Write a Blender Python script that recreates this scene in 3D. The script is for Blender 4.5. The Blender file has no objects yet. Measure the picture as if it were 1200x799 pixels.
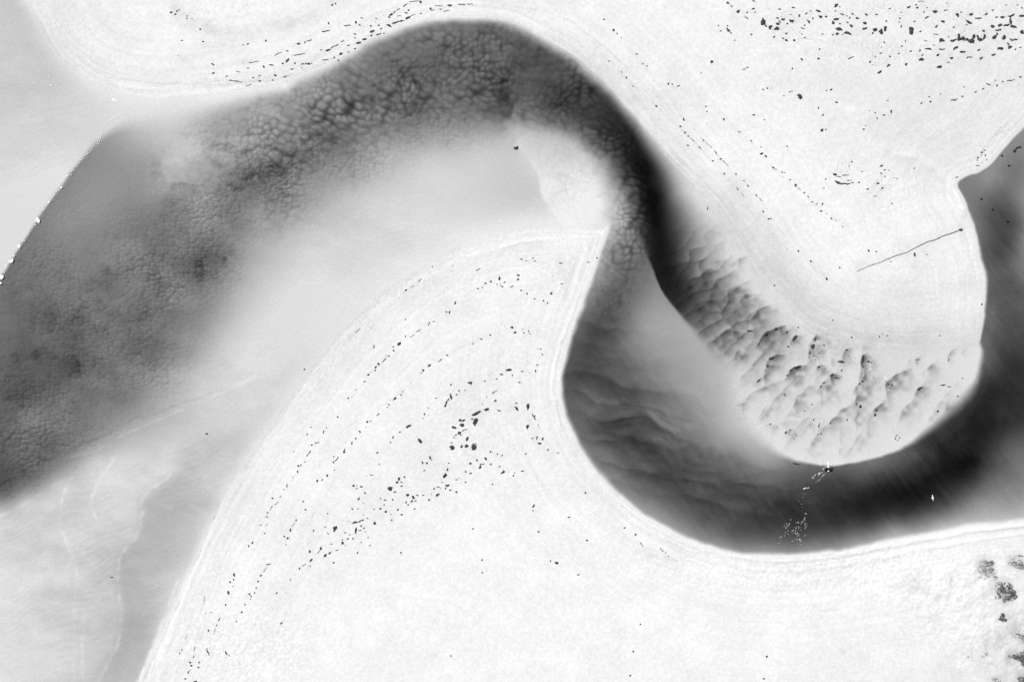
import bpy, math, random
import numpy as np
from mathutils import Vector

# ------------------------------------------------------------------ camera, sky, sun, exposure
SC = bpy.context.scene
COL = SC.collection
M = 0.15                                    # metres per photo pixel on the ground
PW, PH = 1200.0, 799.0
ALT = 120.0
def wx(px): return (np.asarray(px, float) - PW/2) * M
def wy(py): return (PH/2 - np.asarray(py, float)) * M

cam = bpy.data.cameras.new('camera')
cam_o = bpy.data.objects.new('camera', cam); COL.objects.link(cam_o)
cam_o.location = (0, 0, ALT); cam_o.rotation_euler = (0, 0, 0)
cam.sensor_fit = 'HORIZONTAL'; cam.sensor_width = 36.0; cam.lens = 36.0 * ALT / (PW * M)
cam.clip_start = 0.5; cam.clip_end = 12000
SC.camera = cam_o

SUN_EL, SUN_AZ = 52.0, -40.0                # azimuth clockwise from image-up (+Y)
world = bpy.data.worlds.new('World'); SC.world = world; world.use_nodes = True
nt = world.node_tree; nt.nodes.clear()
sky = nt.nodes.new('ShaderNodeTexSky'); sky.sky_type = 'NISHITA'; sky.sun_disc = False
sky.sun_elevation = math.radians(SUN_EL); sky.sun_rotation = math.radians(SUN_AZ)
bw = nt.nodes.new('ShaderNodeRGBToBW')      # black-and-white photograph: neutral sky light
bg = nt.nodes.new('ShaderNodeBackground'); bg.inputs['Strength'].default_value = 0.09
wo = nt.nodes.new('ShaderNodeOutputWorld')
nt.links.new(sky.outputs['Color'], bw.inputs['Color'])
nt.links.new(bw.outputs['Val'], bg.inputs['Color'])
nt.links.new(bg.outputs['Background'], wo.inputs['Surface'])

sun = bpy.data.lights.new('sun', 'SUN'); sun.energy = 4.0; sun.angle = math.radians(0.5)
sun.color = (1, 1, 1)
sun_o = bpy.data.objects.new('sun', sun); COL.objects.link(sun_o)
el, az = math.radians(SUN_EL), math.radians(SUN_AZ)
sdir = Vector((math.sin(az)*math.cos(el), math.cos(az)*math.cos(el), math.sin(el)))
sun_o.rotation_euler = sdir.to_track_quat('Z', 'Y').to_euler()
sun_o.location = sdir * 300

SC.view_settings.view_transform = 'Standard'; SC.view_settings.look = 'None'
SC.view_settings.exposure = 0.205; SC.view_settings.gamma = 1.0
SC.view_settings.use_curve_mapping = False
SC.render.engine = 'CYCLES'
SC.cycles.use_denoising = False
SC.cycles.max_bounces = 5
SC.cycles.diffuse_bounces = 2

# ------------------------------------------------------------------ numeric helpers
def lin(g):
    c = np.asarray(g, float) / 255.0
    return np.where(c <= 0.04045, c / 12.92, ((c + 0.055) / 1.055) ** 2.4)

def hsh(ix, iy, seed):
    h = (ix.astype(np.int64) * 374761393 + iy.astype(np.int64) * 668265263 + seed * 974634777) & 0xFFFFFFFF
    h = ((h ^ (h >> 13)) * 1274126177) & 0xFFFFFFFF
    h = ((h ^ (h >> 16)) * 2246822519) & 0xFFFFFFFF
    return ((h ^ (h >> 15)) & 0xFFFFFF) / float(0xFFFFFF)

def vnoise(x, y, seed=0):                   # value noise, -1..1
    ix, iy = np.floor(x), np.floor(y)
    fx, fy = x - ix, y - iy
    fx = fx*fx*fx*(fx*(fx*6-15)+10); fy = fy*fy*fy*(fy*(fy*6-15)+10)
    a = hsh(ix, iy, seed); b = hsh(ix+1, iy, seed); c = hsh(ix, iy+1, seed); d = hsh(ix+1, iy+1, seed)
    return ((a*(1-fx)+b*fx)*(1-fy) + (c*(1-fx)+d*fx)*fy) * 2 - 1

def fbm(x, y, seed=0, octv=4, gain=0.5):
    s = 0.0; a = 1.0; t = 0.0
    for o in range(octv):
        s = s + a * vnoise(x + o*17.3, y - o*9.1, seed + o*31); t += a
        a *= gain; x = x * 2.03; y = y * 2.03
    return s / t

def worley(x, y, seed=0):                   # F1 and F2 distances
    ix, iy = np.floor(x), np.floor(y)
    f1 = np.full(x.shape, 9.0); f2 = np.full(x.shape, 9.0)
    for dx in (-1, 0, 1):
        for dy in (-1, 0, 1):
            cx, cy = ix + dx, iy + dy
            px = cx + 0.1 + 0.8*hsh(cx, cy, seed); py = cy + 0.1 + 0.8*hsh(cx, cy, seed + 77)
            d = np.hypot(px - x, py - y)
            f2 = np.minimum(f2, np.maximum(f1, d)); f1 = np.minimum(f1, d)
    return f1, f2

def sstep(a, b, x):
    t = np.clip((x - a) / (b - a), 0, 1); return t*t*(3-2*t)

# field raster: every 2 photo pixels, some way past the frame
GX0, GX1, GY0, GY1, GS = -240, 1440, -240, 1040, 2.0
gx = np.arange(GX0, GX1 + 0.1, GS); gy = np.arange(GY0, GY1 + 0.1, GS)
GX, GY = np.meshgrid(gx, gy)
WPX = GX + 2.2*fbm(GX/23, GY/23, 5, 3); WPY = GY + 2.2*fbm(GX/23, GY/23, 9, 3)

def smooth_poly(pts, closed=True, sub=3):   # Catmull-Rom through (x, y, softness)
    p = np.array(pts, float); n = len(p); out = []
    for i in range(n if closed else n-1):
        if closed: a, b, c, d = p[(i-1) % n], p[i], p[(i+1) % n], p[(i+2) % n]
        else: a, b, c, d = p[max(i-1, 0)], p[i], p[i+1], p[min(i+2, n-1)]
        lim = np.hypot(*(c-b)[:2]) > 150
        for k in range(sub):
            t = k / sub
            if lim: q = b + (c-b)*t
            else: q = 0.5*((2*b) + (c-a)*t + (2*a-5*b+4*c-d)*t*t + (3*b-a-3*c+d)*t**3)
            out.append(q)
    if not closed: out.append(p[-1])
    return np.array(out)

def poly_mask(pts, X=None, Y=None):
    X = WPX if X is None else X; Y = WPY if Y is None else Y
    p = smooth_poly(pts); n = len(p)
    best = np.full(X.shape, 1e9); soft = np.ones(X.shape); inside = np.zeros(X.shape, bool)
    for i in range(n):
        x0, y0, s0 = p[i]; x1, y1, s1 = p[(i+1) % n]
        dx, dy = x1-x0, y1-y0; L = dx*dx+dy*dy + 1e-9
        t = np.clip(((X-x0)*dx + (Y-y0)*dy)/L, 0, 1)
        d = np.hypot(X-x0-t*dx, Y-y0-t*dy)
        m = d < best; best = np.where(m, d, best); soft = np.where(m, s0+(s1-s0)*t, soft)
        c = ((y0 > Y) != (y1 > Y))
        xi = x0 + (Y-y0)*dx/np.where(abs(dy) < 1e-9, 1e-9, dy)
        inside ^= c & (X < xi)
    sd = np.where(inside, best, -best)
    return sstep(-0.5, 0.5, sd/np.maximum(soft*2.0, 1.0)), sd

def tps(ctrl, lo=None, hi=None, lam=6.0):
    p = np.array(ctrl, float); n = len(p)
    X = p[:, :2]/100.0; v = p[:, 2]
    def K(r2): return 0.5*r2*np.log(r2 + 1e-12)
    d2 = ((X[:, None, :]-X[None])**2).sum(-1)
    A = np.zeros((n+3, n+3)); A[:n, :n] = K(d2) + np.eye(n)*lam*1e-3
    P = np.c_[np.ones(n), X]; A[:n, n:] = P; A[n:, :n] = P.T
    w = np.linalg.solve(A, np.r_[v, 0, 0, 0])
    cx = np.clip(gx[::2], -40, 1240)/100; cy = np.clip(gy[::2], -40, 840)/100
    QX, QY = np.meshgrid(cx, cy)
    out = w[n] + w[n+1]*QX + w[n+2]*QY
    for i in range(n): out = out + w[i]*K((QX-X[i, 0])**2 + (QY-X[i, 1])**2)
    out = np.clip(out, v.min()-3 if lo is None else lo, v.max()+3 if hi is None else hi)
    return sample(out, gx[::2], gy[::2], GX, GY)

def sample(F, ax, ay, X, Y):                # bilinear
    u = np.clip((X-ax[0])/(ax[1]-ax[0]), 0, len(ax)-1.001); v = np.clip((Y-ay[0])/(ay[1]-ay[0]), 0, len(ay)-1.001)
    i = u.astype(int); j = v.astype(int); fu = u-i; fv = v-j
    return (F[j, i]*(1-fu)+F[j, i+1]*fu)*(1-fv) + (F[j+1, i]*(1-fu)+F[j+1, i+1]*fu)*fv

def near_line(pts, X, Y):                   # distance, along-overshoot and side of an open polyline
    p = smooth_poly([(a, b, 0) for a, b in pts], closed=False)[:, :2]
    best = np.full(X.shape, 1e9); sgn = np.zeros(X.shape); over = np.zeros(X.shape); alng = np.zeros(X.shape)
    n = len(p)-1
    for i in range(n):
        (x0, y0), (x1, y1) = p[i], p[i+1]
        dx, dy = x1-x0, y1-y0; L = dx*dx+dy*dy+1e-9
        t0 = ((X-x0)*dx+(Y-y0)*dy)/L; t = np.clip(t0, 0, 1)
        d = np.hypot(X-x0-t*dx, Y-y0-t*dy)
        m = d < best; best = np.where(m, d, best)
        sgn = np.where(m, np.sign((X-x0)*(-dy)+(Y-y0)*dx), sgn)
        ov = np.maximum(np.where(i == 0, -t0, 0), np.where(i == n-1, t0-1, 0))*math.sqrt(L)
        over = np.where(m, np.maximum(ov, 0), over); alng = np.where(m, (i+t)/n, alng)
    near_line.along = alng
    return best, sgn, over

def boxed(F, pts, pad, fn):                 # run fn on the part of the sheet near a polyline
    xs = [a[0] for a in pts]; ys = [a[1] for a in pts]
    i0, i1 = np.searchsorted(ax, min(xs)-pad), np.searchsorted(ax, max(xs)+pad)
    j0, j1 = np.searchsorted(ay, min(ys)-pad), np.searchsorted(ay, max(ys)+pad)
    if i1 <= i0 or j1 <= j0: return
    F[j0:j1, i0:i1] = fn(F[j0:j1, i0:i1], XW[j0:j1, i0:i1], YW[j0:j1, i0:i1])

# the sheet's own grid: photo-pixel fine where the camera looks, coarser out to the horizon
def axis(a0, a1, far):
    core = list(np.arange(a0, a1 + 0.01, 1.0)); step, lo, hi = 1.3, [], []
    x = core[0]; y = core[-1]
    while x > -far: x -= step; y += step; lo.append(x); hi.append(y); step = min(step*1.09, 2600)
    return np.array(lo[::-1] + core + hi)
ax = axis(-30, 1230, 26000); ay = axis(-30, 829, 26000)
X, Y = np.meshgrid(ax, ay)
XC = np.clip(X, GX0+4, GX1-4); YC = np.clip(Y, GY0+4, GY1-4)
S = lambda F: sample(F, gx, gy, XC, YC)
XW = X + 1.6*fbm(X/13, Y/13, 15, 3); YW = Y + 1.6*fbm(X/13, Y/13, 19, 3)

# ------------------------------------------------------------------ the lie of the land (photo pixels): waterlines and how dark the water looks = how deep it is
W_POLY = [(-240,-240,10),(15,-240,12),(22,-20,12),(30,5,12),(45,32,20),(70,72,24),(110,102,26),(160,116,28),(240,115,22),(300,106,15),(335,101,10),
 (365,90,9),(400,74,9),(440,50,8),(480,34,7),(520,26,6),(560,24,6),(595,30,7),(630,46,8),(665,68,10),(695,92,10),(720,117,10),(740,140,11),(758,163,13),
 (775,186,15),(795,208,18),(822,236,16),(850,272,14),(880,318,12),(905,350,10),(930,380,8),(955,395,6),(985,405,4),(1012,412,3),(1060,416,2),(1110,412,2),(1136,409,2),(1148,404,2),(1153,391,2),
 (1156,370,3),(1157,330,4),(1152,300,4),(1146,275,3),(1138,250,3),(1129,232,2),(1123,217,2),(1135,208,1.5),(1150,202,1.5),(1170,185,1.5),(1185,166,1.5),(1200,151,2),(1260,90,3),(1440,-40,4),
 (1440,570,4),(1280,597,4),(1200,608,3),(1150,613,3),(1100,622,3),(1050,631,3),(1000,641,3),(960,647,3),(920,650,3),(880,648,3),(850,643,3),(820,634,3),(790,621,3),(760,604,3),(735,585,3),
 (710,560,4),(690,535,4),(675,510,4),(665,485,4),(660,460,4),(661,435,4),(668,405,4),(678,375,4),(688,350,4),(698,320,3),(706,295,3),(712,276,3),(714,264,4),
 (700,264,14),(660,264,22),(610,267,26),(560,279,26),(500,304,24),(450,337,20),(400,385,15),(355,437,15),(320,487,15),(285,540,13),(258,590,11),(240,622,9),(215,680,7),(190,735,5),(165,790,4),(150,830,4),(100,1040,5),(-240,1040,10)]
SEA_POLY = [(-300,-300,5),(-300,640,5),(-60,418,4),(0,328,2),(15,304,2),(30,280,2),(45,257,2),(60,235,2),(78,210,3),(95,189,3),(116,164,5),(140,150,8),(165,144,13),(200,142,16),(240,130,14),(280,119,12),(320,108,10),(345,98,8),(360,0,8),(360,-300,8)]
POOL_POLY = [(696,292,10),(722,278,14),(742,277,14),(755,288,8),(763,305,3),(772,330,2),(782,348,2),(797,368,3),(815,388,6),(835,410,12),(850,430,18),(862,455,20),(872,480,20),(885,505,14),(905,528,8),(930,540,4),(960,546,2),(985,546,2),
 (1010,541,2.5),(1040,533,3),(1065,523,5),(1090,506,9),(1110,489,11),(1130,470,12),(1144,450,9),(1150,425,6),(1150,404,4),(1130,385,5),(1090,370,5),(1090,140,5),(1500,-200,5),(1500,900,5),(600,900,5),(600,340,5)]
LOBE_POLY = [(604,167,4),(635,158,14),(670,165,12),(695,180,12),(708,194,16),(716,218,16),(714,243,14),(708,266,8),(690,274,5),(665,268,4),(645,246,4),(633,222,3),(629,202,3),(615,183,3)]
STRIP_POLY = [(300,490,25),(255,505,24),(215,535,18),(200,556,10),(167,585,10),(166,606,10),(162,625,10),(150,640,9),(140,655,9),(139,690,10),(143,720,11),(140,750,11),(128,775,12),(115,799,14),(95,860,8),(60,1040,8),(260,1040,8),(250,780,8),(270,690,8),(310,610,8),(350,530,10)]

C_RIVER = [(5,345,122),(20,320,122),(50,270,128),(80,225,136),(110,185,146),(135,165,165),(165,158,192),(190,165,196),(40,330,120),(80,280,138),(110,230,148),(150,200,156),(180,190,170),
 (200,170,196),(225,160,190),(215,190,188),(195,210,182),(250,165,165),(270,190,150),(240,215,158),(200,240,142),(160,260,132),(120,300,130),(70,340,124),(30,380,115),(10,420,108),
 (300,140,158),(330,125,155),(340,160,128),(300,180,132),(280,210,118),(320,200,112),(350,190,118),(380,170,112),(240,260,130),(270,250,125),(300,240,132),(330,240,130),(350,220,140),
 (60,420,102),(25,430,98),(85,430,98),(110,400,112),(140,420,118),(170,400,115),(200,370,124),(150,350,124),(230,310,110),(210,330,120),(245,290,112),(265,310,130),
 (130,450,124),(170,450,135),(100,470,124),(60,480,120),(20,500,112),(10,540,102),(40,530,116),(70,520,126),(15,568,108),(5,578,110),(40,557,112),(70,540,132),(100,520,142),(140,490,150),(180,460,160),(210,420,155),(240,380,155),(260,350,165),(290,310,172),(300,290,175),
 (320,300,192),(300,350,205),(260,400,200),(230,440,192),(190,490,188),(150,515,192),(110,540,202),(70,570,206),(30,590,206),(0,602,206),(-30,615,206),(350,330,220),(330,380,224),(290,430,222),(270,490,216),(230,520,214),(180,550,213),(140,580,216),
 (20,612,209),(40,602,211),(10,625,213),(62,608,212),(90,588,211),(0,650,216),(35,640,215),(60,640,215),(30,720,221),(100,700,212),(110,760,208),(50,600,217),(10,680,220),(30,780,222),(80,620,216),(130,640,208),(70,780,214),
 (400,330,222),(450,290,221),(400,260,207),(350,270,190),(430,230,203),(480,220,212),(520,250,218),(570,240,214),(610,240,210),(630,225,208),(600,200,207),(550,190,208),(500,185,202),(460,190,185),(560,170,195),(595,178,203),
 (350,420,222),(310,470,216),(470,315,228),(540,275,229),(610,258,225),(420,365,228),
 (360,110,150),(390,100,135),(420,90,122),(450,75,118),(480,60,114),(520,45,112),(560,40,108),(600,45,98),(640,65,85),(670,85,74),(700,110,62),(370,130,120),(400,130,102),(440,115,105),(480,95,96),(530,80,95),(570,75,95),(610,80,90),(650,100,74),(690,130,60),(720,150,45),
 (400,160,115),(440,150,125),(480,140,112),(520,120,108),(560,110,104),(600,110,95),(640,125,85),(670,145,92),(700,160,75),(380,210,155),(420,190,152),(460,165,150),(500,150,142),(540,140,130),(580,130,110),(600,140,120),(560,155,165),(520,165,172),(490,170,170),(590,150,165),(620,150,170),(650,160,180),(680,165,140),(700,180,105),(640,148,140),
 (740,165,32),(735,190,40),(725,190,78),(715,200,130),(720,220,150),(730,215,100),(745,210,42),(750,185,24),(760,230,18),(770,260,16),(760,200,18),(775,230,24),(765,280,32),(755,265,52),(745,250,88),(735,240,120),(740,270,110),(750,290,70),(728,225,165),(722,240,185),(724,258,185),(735,258,150),(732,275,150),(742,284,110),(720,272,180),
 (780,212,85),(788,232,110),(795,225,165),(800,250,125),(790,260,70),(785,290,32),(780,310,26),(795,320,38),(800,290,85),(815,258,178),(820,280,158),(840,270,205),(850,300,205),(830,310,162),(815,320,115),(800,340,44),(790,335,36),(810,350,58),(820,345,88),(840,330,142),(860,330,195),(880,340,218),
 (830,370,118),(850,360,128),(870,360,165),(890,370,190),(850,390,148),(870,390,172),(900,390,195),(920,400,206),(860,415,184),(880,420,194),(900,430,206),(930,430,213),(960,420,219),(870,440,211),(890,450,214),(920,460,223),(960,450,223),(1000,440,224),(1040,430,227),(1080,430,228),(1120,420,231),(1000,480,228),(1050,470,229),(1100,460,231),(1130,440,232),(900,480,226),(940,500,230),(980,510,231),(1020,510,231),(1060,500,231),(1100,480,232),(880,500,226),(900,520,224)]
C_POOL = [(715,290,150),(735,290,125),(750,295,105),(705,310,165),(725,315,108),(745,320,108),(760,320,118),(700,335,140),(715,350,88),(735,345,102),(755,345,128),(770,345,148),(785,360,158),(690,360,118),(700,380,78),(715,380,82),(735,375,112),(755,370,148),(775,375,168),(795,385,174),(810,400,178),
 (680,395,95),(672,420,82),(690,410,70),(700,420,74),(720,410,94),(740,400,128),(765,400,158),(790,410,166),(820,425,176),(845,450,188),(860,480,200),(665,445,85),(670,470,88),(690,450,80),(720,440,90),(750,430,118),(780,435,148),(810,455,165),(840,480,177),(865,505,189),
 (675,500,108),(700,480,95),(730,475,86),(760,465,108),(790,470,134),(820,490,155),(845,510,165),(875,525,170),(690,525,122),(710,520,96),(740,510,80),(770,500,98),(800,510,110),(830,525,128),(860,535,134),(900,540,160),(915,545,142),(710,550,132),(735,545,96),(760,535,80),(790,535,85),(820,545,95),(850,550,108),(880,555,118),(930,553,112),(960,556,96),(990,556,90),
 (735,575,142),(760,570,100),(790,570,80),(820,575,80),(850,580,80),(880,580,75),(910,575,74),(940,580,70),(970,580,64),(1000,575,60),(1030,560,75),(1050,545,95),(1020,550,110),(770,600,142),(800,600,100),(830,605,85),(860,605,75),(900,605,65),(940,605,60),(980,600,50),(1020,590,40),(1060,575,36),(1090,570,31),(1100,555,33),(1130,545,24),(1145,542,22),(1155,545,58),
 (800,622,150),(830,630,130),(860,630,100),(900,630,90),(940,630,85),(980,622,75),(1020,610,60),(1060,600,54),(1090,595,60),(1120,580,70),(1150,565,90),(1170,560,112),(1190,550,122),(850,641,155),(900,645,150),(950,641,140),(1000,632,140),(1050,620,152),(1100,612,165),(1150,600,170),(1190,590,165),(1190,604,190),(1150,610,190),(1150,585,140),(1120,600,140),
 (1060,530,100),(1080,530,64),(1100,520,54),(1120,510,45),(1150,490,44),(1165,500,40),(1180,480,58),(1195,490,54),(1185,510,75),(1190,530,112),(1170,530,80),(1150,525,44),(1130,530,40),(1110,535,40),(1165,460,44),(1150,470,54),(1180,450,54),(1190,430,60),(1165,440,74),(1160,420,110),(1170,410,90),(1185,400,84),(1165,380,104),(1180,370,90),(1195,370,90),(1162,350,110),(1165,320,104),(1180,330,85),(1195,340,92),
 (1155,290,108),(1150,270,114),(1145,250,124),(1135,235,134),(1130,218,134),(1150,212,140),(1165,230,110),(1180,250,84),(1170,270,84),(1185,290,84),(1193,262,92),(1202,240,150),(1203,280,150),(1201,320,125),(1160,215,150),(1165,205,150),(1180,190,140),(1175,185,150),(1190,200,130),(1195,180,140),(1195,165,150),(1185,175,150),(1215,400,90),(1215,500,80)]
C_SEA = [(5,300,223),(30,250,223),(60,210,219),(90,170,215),(20,200,219),(40,130,211),(10,80,206),(60,60,205),(40,20,203),(80,88,207),(100,112,216),(130,130,222),(110,140,216),(150,135,222),(200,130,221),(180,122,226),(240,122,226),(300,112,230),(5,20,206),(0,140,212),(60,150,213)]
C_LOBE = [(615,175,215),(650,170,204),(680,180,205),(660,200,222),(690,195,216),(712,215,205),(716,250,212),(645,210,229),(650,235,233),(680,230,235),(700,215,226),(705,240,235),(690,258,236),(715,235,212)]
C_STRIP = [(170,592,192),(200,570,190),(230,545,198),(190,610,191),(230,590,196),(160,650,191),(200,650,196),(155,700,194),(180,720,197),(150,780,196),(170,770,200),(250,560,208),(240,610,212),(215,670,214),(190,725,216),(290,520,214),(130,800,196)]

# ------------------------------------------------------------------ dry ground: dampness and how it rises
C_LAND = [(140,30,240),(200,60,243),(170,92,239),(260,10,246),(310,8,246),(120,-20,236),(360,52,239),(420,30,243),(400,50,242),(300,70,243),(260,85,241),(100,80,236),(60,20,232),(80,60,232),(480,12,244),(560,8,242),(640,25,241),(600,15,238),(700,60,240),(700,20,243),(760,120,236),(800,60,243),(850,100,242),(900,60,240),(950,150,240),(1060,60,238),(1160,60,236),(1060,160,233),(1120,150,233),(1180,120,236),(1090,200,236),(800,170,236),(850,225,228),(900,290,224),(950,355,222),(1000,390,223),(1080,385,224),(1140,385,229),(875,260,226),(925,320,223),(1040,395,223),(840,200,240),(900,240,243),(960,300,243),(1000,260,244),(1050,230,242),(1100,310,238),(1050,340,236),(1000,330,241),(1120,360,236),(1000,200,241),(1110,230,241),
 (380,440,234),(430,384,235),(480,345,236),(535,310,238),(330,500,235),(292,560,236),(252,640,238),(600,290,241),(650,300,241),(690,290,242),(560,310,243),(640,360,243),(690,390,242),(600,380,242),(550,450,240),(500,500,240),(450,450,242),(580,500,241),(620,480,241),(640,540,243),(450,560,241),(400,620,240),(350,680,241),(400,520,243),(350,520,243),(400,450,242),(450,380,242),(330,570,243),(270,650,243),(230,730,243),(300,740,245),(280,780,244),(400,720,246),(500,650,246),(600,620,246),(700,640,245),(650,720,246),(800,680,245),(800,760,246),(900,700,246),(1000,700,246),(1000,770,243),(1100,690,246),(1100,760,242),(1180,700,240),(1190,780,236),(1150,740,243),(1050,645,244),(1150,630,244),(700,590,243),(850,655,243),(500,760,246)]
G = tps(C_LAND, 222, 248)

w_mask, w_sd = poly_mask(W_POLY)
T = tps(C_RIVER, 14, 232)
for poly, ctrl in ((SEA_POLY, C_SEA), (STRIP_POLY, C_STRIP), (LOBE_POLY, C_LOBE), (POOL_POLY, C_POOL)):
    m, _ = poly_mask(poly); T = T*(1-m) + tps(ctrl, 14, 238)*m
pool_mask, _ = poly_mask(POOL_POLY); sea_mask, _ = poly_mask(SEA_POLY); strip_mask, _ = poly_mask(STRIP_POLY)
T = G*(1-w_mask) + np.minimum(T, G)*w_mask
T0 = lin(246.0)
tau = np.log(lin(G)/np.maximum(lin(T) - 0.0042, 0.0015))   # optical depth wanted
tau_z = 0.012

t_, g_, sd_ = S(tau), S(G), S(w_sd)
# crests of the big bedforms: (points, strength, reach in pixels, side the hollow lies on)
def cr(ox, oy, s, *arcs):
    return [([(ox+x/s, oy+y/s) for x, y in pts], k, L, d) for pts, k, L, d in arcs]
D = (0.45, 0.9)
ARCS = cr(780,300,6.656, ([(130,270),(170,240),(240,210)],.5,10,D),([(205,445),(290,390),(340,350),(405,345)],.85,11,D),([(425,350),(480,300),(560,250),(615,215)],.8,12,D),
 ([(588,375),(600,322),(660,303),(700,300)],.8,11,D),([(638,495),(660,450),(730,420),(815,388)],1.0,11,D),([(520,485),(560,460),(590,425)],.45,8,D),([(375,515),(410,495),(455,505)],.5,8,D),
 ([(345,690),(410,640),(480,585),(600,590),(700,580)],.75,10,D),([(720,695),(780,605),(860,570),(910,548)],.85,11,D),([(540,775),(570,740),(640,765)],.8,8,D),([(250,170),(330,130),(395,120)],.55,9,D),
 ([(520,62),(555,30),(595,20)],.65,8,D),([(380,50),(440,25)],.4,8,D),([(240,95),(280,40),(315,25)],.45,9,D),([(270,242),(330,200),(420,185),(520,130)],.6,10,D),([(60,240),(110,205)],.3,9,D),([(130,160),(180,130),(200,80)],.3,10,D))
ARCS += cr(860,380,7.99, ([(298,415),(325,340),(400,295),(455,293)],.75,10,D),([(210,540),(250,510),(315,463)],.5,7,D),([(493,490),(540,425),(600,395),(645,388)],.8,11,D),([(768,425),(790,385),(835,375)],.6,8,D),
 ([(700,295),(715,210),(760,130),(772,100)],.75,9,(.9,.4)),([(800,605),(850,540),(920,470),(985,480)],.55,12,D),([(988,380),(1000,320),(1040,240),(1085,230)],.4,8,D),([(540,165),(570,120),(605,105)],.7,8,D),([(1130,620),(1170,560),(1205,520)],.4,7,D),
 ([(440,650),(480,640),(492,680)],.3,6,D),([(580,780),(585,690),(640,660)],.2,8,D),([(815,760),(815,600)],.25,10,(1,.1)))
ARCS += cr(1000,390,7.99, ([(84,325),(76,270),(82,225),(112,196)],.8,8,(1,.1)),([(35,520),(60,480),(100,440),(112,340)],.5,7,(.9,.4)),([(312,545),(320,470),(400,400),(505,340)],.55,9,(.8,.5)),([(588,565),(612,520),(685,510)],.55,7,D),
 ([(190,785),(210,720),(292,640)],.45,7,D),([(420,795),(500,690),(562,650)],.3,8,D),([(660,360),(720,320),(765,280)],.3,7,D),([(588,312),(590,250),(622,220)],.25,5,D),([(890,270),(900,200),(955,160)],.25,4,D),([(1040,222),(1020,190),(1055,150)],.2,4,D),([(0,685),(50,560)],.35,7,D),([(870,740),(880,670)],.2,7,(.9,.2)))
ARCS += cr(840,460,6.67, ([(600,130),(620,40),(650,10)],.2,9,D),([(1090,270),(1100,120)],.35,6,(.9,.1)),([(880,260),(960,150),(1040,100)],.3,7,D),([(700,500),(760,380),(820,250)],.12,9,D),([(530,330),(545,300),(600,285)],.2,8,D),([(690,290),(740,215)],.15,6,D),([(400,250),(430,240),(480,260)],.2,6,D),([(1110,440),(1170,280)],.12,8,D),([(955,500),(970,280)],.1,7,(1,.1)),([(180,90),(230,80)],.2,7,D),([(330,180),(370,120)],.2,7,D))
S_ = (-0.3, 1)
ARCS += cr(0,266,3, ([(208,472),(235,452),(265,460),(290,515)],.45,13,S_),([(690,132),(715,135),(722,195)],.5,10,(-1,.3)),([(728,115),(790,100),(822,130)],.5,9,(0,1)),([(100,452),(130,430),(146,475)],.35,11,S_),([(20,452),(60,440),(72,485)],.35,12,S_),
 ([(148,315),(180,300),(203,335)],.25,12,S_),([(238,325),(290,310),(297,355)],.25,11,S_),([(358,152),(385,140),(391,168)],.3,8,S_),([(488,302),(520,295),(532,322)],.28,8,S_),([(0,600),(60,590),(102,612)],.25,13,S_),([(330,260),(352,240),(362,285)],.25,10,(-1,.3)),
 ([(375,390),(383,340)],.2,12,(-1,.1)),([(270,400),(290,375),(302,410)],.2,10,S_),([(90,330),(112,312),(118,350)],.2,10,S_),([(545,320),(560,355),(620,360)],.2,10,(.2,-1)))
ARCS += cr(400,0,3, ([(580,480),(600,400),(650,330)],.35,14,(-.6,-.8)),([(540,330),(585,300),(590,360)],.25,12,(-1,.4)),([(760,370),(800,330),(850,330)],.3,10,D))
ARCS += cr(0,0,3, ([(570,560),(575,600),(590,640)],.25,12,(-1,.2)),([(590,645),(640,640),(700,655)],.3,16,(0,1)),([(900,600),(960,575),(1000,580)],.45,12,(-.2,1)),([(720,520),(780,505),(850,525)],.2,8,(0,1)))
# soft sand waves on the floor of the pool
for pts, k, L in (([(668,452),(700,420),(735,428),(770,452)],.16,14),([(672,480),(720,462),(770,478),(830,500)],.16,13),([(680,505),(730,500),(780,512),(830,520),(880,540)],.17,14),([(700,535),(750,525),(800,538),(850,548)],.18,13),
 ([(720,560),(770,552),(820,565),(870,560),(905,550)],.17,14),([(800,545),(830,530),(880,545)],.12,10),([(1000,600),(1040,570),(1060,545)],.12,14),([(1090,530),(1130,500),(1160,455)],.14,14),([(1100,555),(1135,542),(1150,540)],.35,8),([(1170,520),(1180,480),(1176,455)],.15,10)):
    ARCS.append((pts, k, L, (0.1, 1)))
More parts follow.
